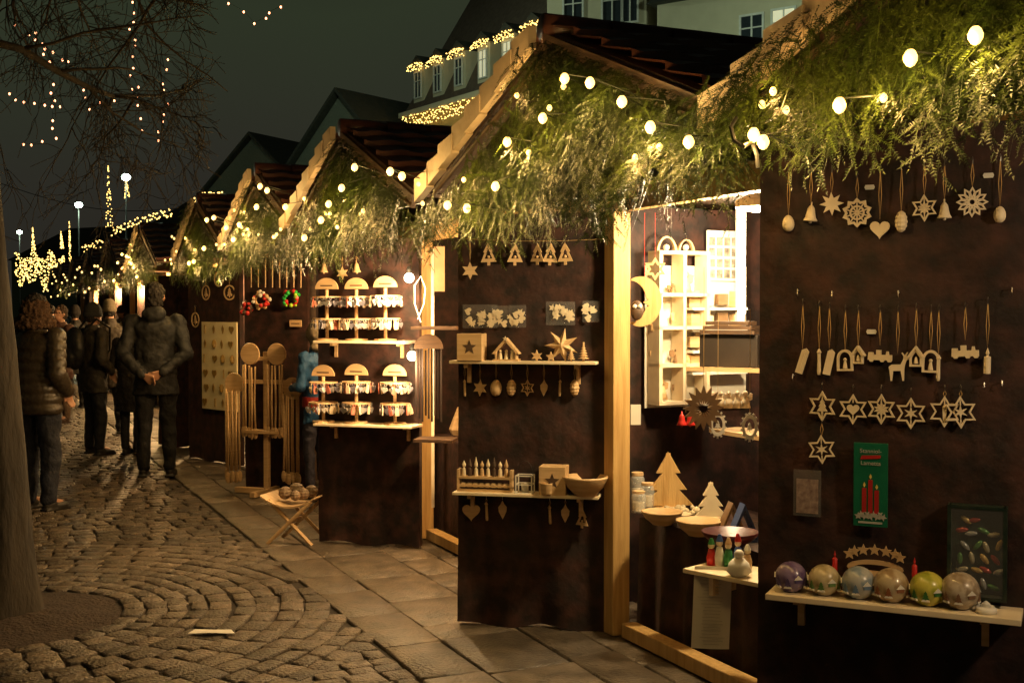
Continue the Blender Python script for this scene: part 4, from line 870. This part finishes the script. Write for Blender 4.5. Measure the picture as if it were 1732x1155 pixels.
def person(px,fy,head,H,label,jc,tc_,pose='down',hat=None,hatc=(.1,.1,.1),hair=(.012,.008,.006),hem=.80,bulk=1.,puff=False,vox=.011,shoe=(.02,.018,.016),stride=.0,hood=False,Y=None,skirt=False):
    G_=ground(px,fy) if Y is None else at(px,600,Y); G_.z=0; k=H/1.78
    R=thing('person',label,'person',G_,head); R.scale=(k,k,k)
    b=bulk
    jm=mat('jk'+str(jc),jc,tuple(min(1,x*1.6) for x in jc),rough=.7 if not puff else .36,scale=14,bump=.4,bscale=30); tm=mat('tr'+str(tc_),tc_,tuple(min(1,x*1.5) for x in tc_),rough=.8,scale=14,bump=.4,bscale=40)
    sh={-1:(-.195*b,0,1.43),1:(.195*b,0,1.43)}
    A={}
    for sg in(-1,1):
        if pose=='back': A[sg]=((sg*.29,-.09,1.14),(sg*.085,-.205,.96+.015*sg))
        elif pose=='pocket': A[sg]=((sg*.30,-.06,1.14),(sg*.22,.12,.98))
        elif pose=='front': A[sg]=((sg*.28*b,-.02,1.14),(sg*.12,.24,1.12))
        elif pose=='hold': A[sg]=((sg*.29,-.02,1.14),(sg*.14,.22,1.2 if sg>0 else 1.0))
        else: A[sg]=((sg*.27*b,-.02,1.14),(sg*.27*b,.05,.90))
    hipz=.93; leg={}
    for sg in(-1,1):
        dy=sg*stride; leg[sg]=[(sg*.095*b,0,hipz),(sg*.105*b,dy*.55+.02,.50),(sg*(.12 if b>=1 else .08),dy,.09)]
    m=MB(); hz=1.655
    m.sph((0,.0,hz+.015),(.076,.095,.105),16,12); m.sph((0,.03,hz-.055),(.056,.066,.065),12,8); m.sph((0,.10,hz-.015),(.013,.02,.022),8,6)
    for sg in(-1,1): m.sph((sg*.076,-.005,hz-.005),(.012,.02,.032),8,6); m.sph((sg*.03,.085,hz+.03),(.022,.012,.010),8,6)
    m.sph((0,.093,hz-.062),(.026,.01,.008),8,6)
    cap(m,(0,-.01,1.60),(0,-.015,1.46),.055,.062)
    stack(m,[(.88,.14*b,.10,0,0),(1.05,.125*b,.09,0,0),(1.3,.15*b,.10,-.01,0),(1.43,.16*b,.085,-.01,0),(1.48,.07,.06,-.01,0)])
    for sg in(-1,1):
        cap(m,sh[sg],A[sg][0],.045,.036); cap(m,A[sg][0],A[sg][1],.036,.027)
        if pose=='back': hand(m,A[sg][1],(-sg*.9,-.12,-.35),(0,-.3,1),.5)
        elif pose=='pocket': hand(m,A[sg][1],(-sg*.3,.4,-.8),(0,1,.3),.5)
        elif pose in('front','hold'): hand(m,A[sg][1],(-sg*.6,.6,.2),(0,0,1),.7)
        else: hand(m,A[sg][1],(0,.15,-1),(0,1,.1),.3)
        cap(m,leg[sg][0],leg[sg][1],.065*b,.05*b); cap(m,leg[sg][1],leg[sg][2],.048*b,.035); cap(m,leg[sg][2],(leg[sg][2][0],leg[sg][2][1]+.12,.05),.035,.03)
    bo=m.build('body',skin,R); remesh(bo,vox*.75 if pose=='back' else vox,0,2)
    for sg in(-1,1): MB().sph((sg*.03,.086,hz+.012),(.012,.008,.008),8,6).build('eye',iron,bo)
    m=MB(); rows=[]; nz=40; z0=hem
    for i in range(nz+1):
        f=i/nz; z=z0+(1.47-z0)*f
        w_=.185+.03*max(0,(z-1.15)/.3) if z<1.40 else .215-.09*(z-1.40)/.07
        if z<1.1: w_=.178+.02*abs(z-1.08)/.2
        d_=.125+.02*sin(PI*min(1,max(0,(z-.8)/.65)))
        if z>1.4: d_-=.04*(z-1.4)/.07
        pf=.016*abs(sin(PI*(z-z0)/.085)) if puff else 0
        rows.append((z,(w_+pf)*b,(d_+pf)*b,-.008,0))
    stack(m,rows,24)
    for sg in(-1,1):
        e,wv=Vector(A[sg][0]),Vector(A[sg][1]); s0=Vector(sh[sg])
        if puff:
            for a,c,ra,rb in((s0,e,.085,.078),(e,e+(wv-e)*.93,.078,.06)):
                kk=4
                for q in range(kk+1): m.sph(tuple(a+(c-a)*q/kk),(ra+(rb-ra)*q/kk)*1.02,12,8)
                cap(m,tuple(a),tuple(c),ra*.85,rb*.85)
        else: cap(m,tuple(s0),tuple(e),.076*b,.062*b,12); cap(m,tuple(e),tuple(e+(wv-e)*.95),.062*b,.045*b,12)
    m.lathe([(.085,1.44),(.088,1.50),(.078,1.545),(.06,1.54),(.06,1.46)],(0,-.012,0),18)
    if hood: m.sph((0,-.10,1.50),(.12,.07,.075),12,8)
    j=m.build('jacket',jm,R); remesh(j,.012 if puff else .013,.0 if puff else .045,1 if puff else 3)
    m=MB(); stack(m,[(.86,.165*b,.12*b,0,0),(.95,.17*b,.125*b,0,0),(1.02,.165*b,.12*b,0,0)])
    for sg in(-1,1):
        a,c,d=leg[sg]; cap(m,a,c,.098*b,.072*b,12); cap(m,c,(d[0],d[1],.10),.072*b,.058*b,12)
    tr_=m.build('trousers',tm,R); remesh(tr_,.013,.04,3)
    for sg in(-1,1):
        d=leg[sg][2]; m=MB(); m.sph((d[0],d[1]+.02,.05),(.045,.075,.05),12,8); m.sph((d[0]*1.05,d[1]+.11,.035),(.046,.085,.034),12,8); m.box(d[0],d[1]+.065,.010,.085,.25,.02); so=m.build('shoe',mat('shoe'+str(shoe),shoe,rough=.5),R); remesh(so,.009,0,2)
    hm=mat('hair'+str(hair),hair,rough=.75,scale=60,stretch=(1,1,.2),bump=1,bscale=90)
    if hat=='beanie':
        m=MB(); m.lathe([(.098,-.02),(.102,.0),(.1,.03),(.092,.075),(.07,.115),(.035,.138),(.001,.145)],(0,-.005,hz+.01),20,sx=.88,sy=1.1); m.lathe([(.1,-.03),(.108,-.02),(.108,.015),(.1,.025)],(0,-.005,hz+.005),20,sx=.88,sy=1.08); m.build('knit_hat',mat('hat'+str(hatc),hatc,rough=.9,scale=40,bump=.8,bscale=120),R,smooth=True)
        m=MB(); m.sph((0,-.035,hz-.03),(.075,.065,.07),14,10); h_=m.build('hair',hm,R); remesh(h_,.009,.03,1,tex2)
    elif hat=='fur':
        m=MB(); m.sph((0,-.02,hz-.01),(.115,.12,.12),18,12); m.lathe([(.15,-.12),(.16,-.07),(.13,-.02),(.08,0)],(0,-.02,hz-.03),18); h_=m.build('fur_hood',mat('hat'+str(hatc),hatc,rough=.95,scale=60,bump=1,bscale=160),R); remesh(h_,.009,.07,1,tex2)
        m=MB(); m.sph((0,-.01,hz+.05),(.085,.1,.09),18,12); h_=m.build('hair',hm,R); remesh(h_,.009,.03,1,tex2)
    elif hat=='hood':
        m=MB(); m.sph((0,-.025,hz+.01),(.11,.12,.135),18,12); m.sph((0,-.04,1.53),(.10,.09,.08),12,8); h_=m.build('hood',mat('hat'+str(hatc),hatc,(.3,.24,.15),rough=.9,scale=25),R); remesh(h_,.012,.03,2)
    else:
        m=MB(); m.sph((0,-.016,hz+.035),(.086,.100,.098),18,12); m.sph((0,-.035,hz-.03),(.078,.070,.075),14,10); h_=m.build('hair',hm,R); remesh(h_,.008,.045,1,tex2)
    return R
person(265,806,.15,1.85,'man in a black jacket and black trousers, hands clasped behind his back, seen from behind',(.009,.009,.010),(.007,.007,.009),pose='back',hood=True,hem=.76,vox=.010,bulk=1.0)
person(66,862,-.5,1.72,'person in a shiny dark quilted jacket and jeans just right of the tree trunk',(.035,.027,.018),(.014,.017,.030),pose='pocket',hat='fur',hatc=(.07,.036,.018),puff=True,hem=.80,bulk=1.15)
P3_=person(160,768,-.75,1.66,'person in dark jacket and knit hat carrying a black backpack',(.030,.025,.019),(.018,.018,.022),pose='pocket',hat='beanie',hatc=(.02,.02,.022),hem=.74,bulk=1.05)
bp_=thing('backpack','black rounded backpack worn by the person in the dark knit hat','backpack',P3_.location,P3_.rotation_euler.z)
m=MB(); m.sph((0,-.22,1.18),(.15,.10,.24),16,12); m.sph((0,-.30,1.08),(.10,.05,.12),12,8); o=m.build('bag',mat('bagm',(.012,.012,.014),rough=.5),bp_); remesh(o,.014,.02,2)
for sg in(-1,1): MB().tube([(sg*.09,-.15,1.36),(sg*.11,-.02,1.50),(sg*.12,.13,1.40),(sg*.13,.12,1.15),(sg*.12,-.12,.98)],.014,6).build('strap',iron,bp_)
person(187,733,.3,1.72,'person in a light grey knit hat and brown coat behind the backpack wearer',(.045,.034,.024),(.02,.02,.024),pose='down',hat='beanie',hatc=(.18,.145,.10),hem=.62)
person(104,714,2.6,1.66,'woman in a red brown coat and tall brown boots beside the quilted jacket',(.06,.026,.018),(.12,.075,.045),pose='front',hair=(.04,.022,.012),hem=.66,shoe=(.05,.028,.018))
person(222,768,-.2,1.54,'dark clothed person half hidden left of the man with clasped hands',(.014,.012,.012),(.013,.013,.015),pose='front',hem=.55,bulk=.9)
person(128,690,.6,1.66,'person in dark coat and black cap in the crowd, left of the grey hat',(.02,.018,.015),(.02,.02,.02),pose='hold',hat='beanie',hatc=(.02,.016,.014),hem=.6)
for i,(px,Y,c_,hd) in enumerate([(88,29,(.04,.03,.025),.2),(206,24,(.05,.038,.03),2.4),(108,38,(.03,.03,.033),.3)]):
    person(px,0,hd,1.70-.03*(i%3),['distant stroller in dark coat nearest the tree','distant stroller in pale brown coat facing us','farthest stroller in grey coat'][i],c_,(.02,.02,.022),Y=Y,hat='beanie' if i%2 else None,hatc=(.06,.05,.04),vox=.016,hem=.65,stride=.12)
R=person(535,0,.9,1.50,'child in a blue and red jacket with a patterned hood at the spoon stand',(.006,.045,.12),(.02,.02,.035),Y=9.9,pose='front',hat='hood',hatc=(.10,.08,.05),hem=.78,bulk=.82)
m=MB(); stack(m,[(.94,.160,.122,-.008,0),(1.0,.165,.127,-.008,0),(1.04,.162,.125,-.008,0)],24); m.build('jacket_stripe',mat('stripered',(.22,.015,.012),rough=.6),R)
m=MB(); vs=[(-.11,-.03,.012),(.0,-.045,.02),(.12,-.02,.01),(.09,.03,.016),(.0,.05,.010),(-.09,.03,.018)]; m.add(vs,[(0,1,4,5),(1,2,3,4)]); tag(m.build('paper_scrap',paper,loc=ground(358,1072)),'crumpled pale paper scrap lying on the cobbles','litter')
# ------------------------------------------------ buildings
cream=mat('cream_plaster',(.46,.40,.27),(.54,.47,.32),rough=.9,scale=1.5); yel=mat('yellow_plaster',(.42,.29,.10),(.5,.36,.13),rough=.9,scale=1)
groof=mat('dark_roof',(.03,.03,.022),(.055,.052,.038),rough=.8,scale=2.5,stretch=(1,1,3),bump=.3); frame=mat('window_frame',(.5,.48,.42)); glass=mat('dark_glass',(.02,.025,.03),rough=.1); litg=emi('lit_window',(.95,.85,.6),.35)
def window(R,x,y,z,w_,h_,lit=False):
    f=MB().ring([(-w_/2,-h_/2),(w_/2,-h_/2),(w_/2,h_/2),(-w_/2,h_/2)],[(-w_/2+.08,-h_/2+.08),(w_/2-.08,-h_/2+.08),(w_/2-.08,h_/2-.08),(-w_/2+.08,h_/2-.08)],-.05,.04); f.box(0,-.01,0,.06,.05,h_-.16); f.box(0,-.008,h_*.15,w_-.16,.05,.05)
    fo=f.build('window',frame,R,loc=(x,y,z)); MB().box(0,.02,0,w_-.12,.02,h_-.12).build('pane',litg if lit else glass,fo)
Pa=Plane((at(690,500,70).x,70),(at(690,500,70).x+.549*30,70-.836*30))
def lp(px,py,off=0):
    q=Pa.p(px,py,off); return ((q-Pa.P0).dot(Pa.u),q.z)
R=thing('gabled_town_house','large yellow town house with lit dormer row and steep roof behind the stalls','building',Pa.P0,Pa.rz)
L_=34; ze=12.9
MB().box(L_/2,6,ze/2,L_,12,ze).build('wall',yel,R)
MB().box(L_/2,-.15,ze+.1,L_+.6,.6,.3).build('cornice',cream,R)
MB().add([(0,-.2,ze+.25),(L_,-.2,ze+.25),(L_,12.2,ze+.25),(0,12.2,ze+.25),(3.5,6,ze+12.5),(L_,6,ze+12.5)],[(0,1,5,4),(2,3,4,5),(3,0,4),(1,2,5)]).build('roof',mat('brown_roof',(.07,.045,.03),(.11,.078,.055),rough=.8,scale=4,bump=.4),R)
for i,px in enumerate([707,740,776,817,858,903,950,1000]):
    x,z=lp(px,0); zd=ze+1.75
    MB().box(0,1.4,0,1.25,2.6,2.2).build('dormer',cream,R,loc=(x,-.05,zd)); window(R,x,-.02,zd-.05,.85,1.55,i in(3,4))
    MB().prism([(-.85,1.1),(0,1.65),(.85,1.1),(.75,1.02),(-.75,1.02)],-.15,2.6).build('dormer_roof',groof,R,loc=(x,0,zd))
    m=MB()
    for q in range(46): m.sph((-.95+1.9*q/46+random.uniform(-.02,.02),-.24,1.2-abs(-.95+1.9*q/46)*.12-random.uniform(0,.55)**1.3),.032,5,4)
    o=m.build('dormer_lights',bulbf,loc=Pa.P0+Pa.u*x+Vector((0,0,zd)),rz=Pa.rz); tag(o,'icicle light fringe on the dormer, %s from the left'%ol[i],'string lights'); o['kind']='stuff'
m=MB()
for q in range(430):
    x=.3+17*q/430; m.sph((x,-.5,ze-.05-random.uniform(0,.75)),.032,5,4)
o=tag(m.build('eave_lights',bulbf,loc=Pa.P0,rz=Pa.rz),'long icicle light fringe along the eave under the dormers','string lights'); o['kind']='stuff'
for i,px in enumerate([728,770,815,860,910]): x,z=lp(px,0); window(R,x,-.03,ze-2.2,1.1,1.6)
def house(px0,px1,Y0,Y1,eave,ridge,depth,wm,rm,label,wins=(),gable=True):
    P=Plane((at(px0,500,Y0).x,Y0),(at(px1,500,Y1).x,Y1)); R=thing('town_house',label,'building',P.P0,P.rz); L=P.L
    MB().box(L/2,depth/2,eave/2,L,depth,eave).build('wall',wm,R)
    if gable:
        MB().prism([(0,eave),(L,eave),(L/2,ridge)],.0,depth).build('gable',wm,R)
        r_=MB()
        for sg,x0 in((-1,0),(1,L)):
            r_.add([(x0+sg*.4,-.4,eave-.3),(L/2,-.4,ridge+.2),(L/2,depth,ridge+.2),(x0+sg*.4,depth,eave-.3),(x0+sg*.4,-.4,eave-.05),(L/2,-.4,ridge+.45),(L/2,depth,ridge+.45),(x0+sg*.4,depth,eave-.05)],[(0,1,2,3),(4,7,6,5),(0,4,5,1),(3,2,6,7),(0,3,7,4)])
        r_.build('roof',rm,R)
    else:
        MB().add([(-.3,-.4,eave),(L+.3,-.4,eave),(L+.3,depth,eave),(-.3,depth,eave),(-.3,depth/2,ridge),(L+.3,depth/2,ridge)],[(0,1,5,4),(2,3,4,5),(3,0,4),(1,2,5),(0,3,2,1)]).build('roof',rm,R)
    for px,py,w_,h_,lit in wins:
        q=P.p(px,py); window(R,(q-P.P0).dot(P.u),-.03,q.z,w_,h_,lit)
    return R
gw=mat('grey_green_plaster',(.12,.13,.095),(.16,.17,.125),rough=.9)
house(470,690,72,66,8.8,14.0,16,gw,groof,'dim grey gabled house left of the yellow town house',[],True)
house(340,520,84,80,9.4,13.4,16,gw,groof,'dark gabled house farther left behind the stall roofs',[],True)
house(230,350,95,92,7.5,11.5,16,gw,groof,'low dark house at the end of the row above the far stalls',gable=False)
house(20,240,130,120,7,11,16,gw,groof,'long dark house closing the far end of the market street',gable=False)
house(925,1092,52,50,17,21,14,cream,groof,'tall cream building with dim windows above the nearest roof ridge',[(970,18,1.0,1.8,0),(1036,12,1.0,1.8,0),(1066,8,.8,1.6,0)],gable=False)
house(1110,1560,47,41,13.6,18,14,cream,groof,'pale cream building at upper right behind the near stall roofs',[(1272,58,1.0,1.5,0),(1326,48,1.0,1.5,1),(1400,28,1.0,1.5,0)],gable=False)
for i,(pts,Y) in enumerate([([(190,385),(230,370),(293,352)],90),([(328,328),(380,322)],78),([(140,415),(175,405)],100)]):
    m=MB()
    for q in pl(pts,1.7,Y,1.2): m.sph(tuple(q-Vector((0,0,random.uniform(0,.6)))),.06,5,4)
    o=tag(m.build('eave_lights',bulbf),['long warm light fringe on the dark far house','short light fringe above the fourth stall roof','small light fringe at the far end'][i],'string lights'); o['kind']='stuff'
m=MB()
for i in range(420):
    x=random.uniform(25,110); y=random.uniform(0,1); yy=420+(18*abs(sin(x/9.)))+y*55*(.5+.5*abs(sin(x/7.)))
    m.sph(tuple(at(x,yy,60)),.030,5,4)
o=tag(m.build('light_curtain',bulbf),'dense golden curtain of lights over the far end of the market','string lights'); o['kind']='stuff'
for i,(px,y0,y1,w_) in enumerate([(183,280,386,12),(213,296,335,8),(55,385,425,6),(117,372,450,4),(103,392,420,5)]):
    m=MB()
    for q in range(70):
        f=random.random(); m.sph(tuple(at(px+random.choice([-1,-.4,.4,1])*w_*.5*f+2*f,y0+(y1-y0)*f,62)),.028,5,4)
    o=tag(m.build('light_cone',bulbf),'slender cone of tiny lights, %s'%['tallest one left of the bright lamp','small one right under the bright lamp','small one above the light curtain','thin one right of the light curtain','short one at the right of the light curtain'][i],'light tree'); o['kind']='stuff'
for i,(px,py,Y,r_,pw) in enumerate([(213,300,48,.17,350),(133,347,50,.15,300),(33,393,70,.14,300),(590,-22,52,.2,1500),(1190,-30,36,.15,1300)]):
    P=at(px,py,Y); R=thing('street_lamp','%s white street lamp glowing in the mist'%['highest and brightest','middle','faint far left','cable hung greenish','cable hung upper right'][i],'street lamp',(P.x,P.y,0))
    if i<3: MB().lathe([(.07,0),(.04,1),(.03,P.z-.2)],n=8).build('pole',iron,R)
    else: MB().tube([(-9,0,P.z+1.2),(0,0,P.z+.3),(9,0,P.z+1.2)],.012,5).build('span_cable',iron,R)
    MB().sph((0,0,P.z),(r_*1.1,r_*1.1,r_*.8),12,8).build('lamp_head',lampw,R)
    point('street_light',(P.x,P.y-.5,P.z-.3),pw,(.75,1,.72),.2)
tag(MB().tube([at(0,310,30)+(at(330,350,30)-at(0,310,30))*i/12-Vector((0,0,.35*sin(PI*i/12))) for i in range(13)],.012,4).build('overhead_cable',wire),'thin cable spanning the street at upper left','cable')
tag(MB().tube([gp.p(1245,200),gp.p(1236,215,.05),gp.p(1242,238,.06),gp.p(1258,248,.05),gp.p(1272,240),gp.p(1280,262),gp.p(1282,285)],.006,6).build('power_cable',iron),'dark power cable looping between the two nearest gables','cable')
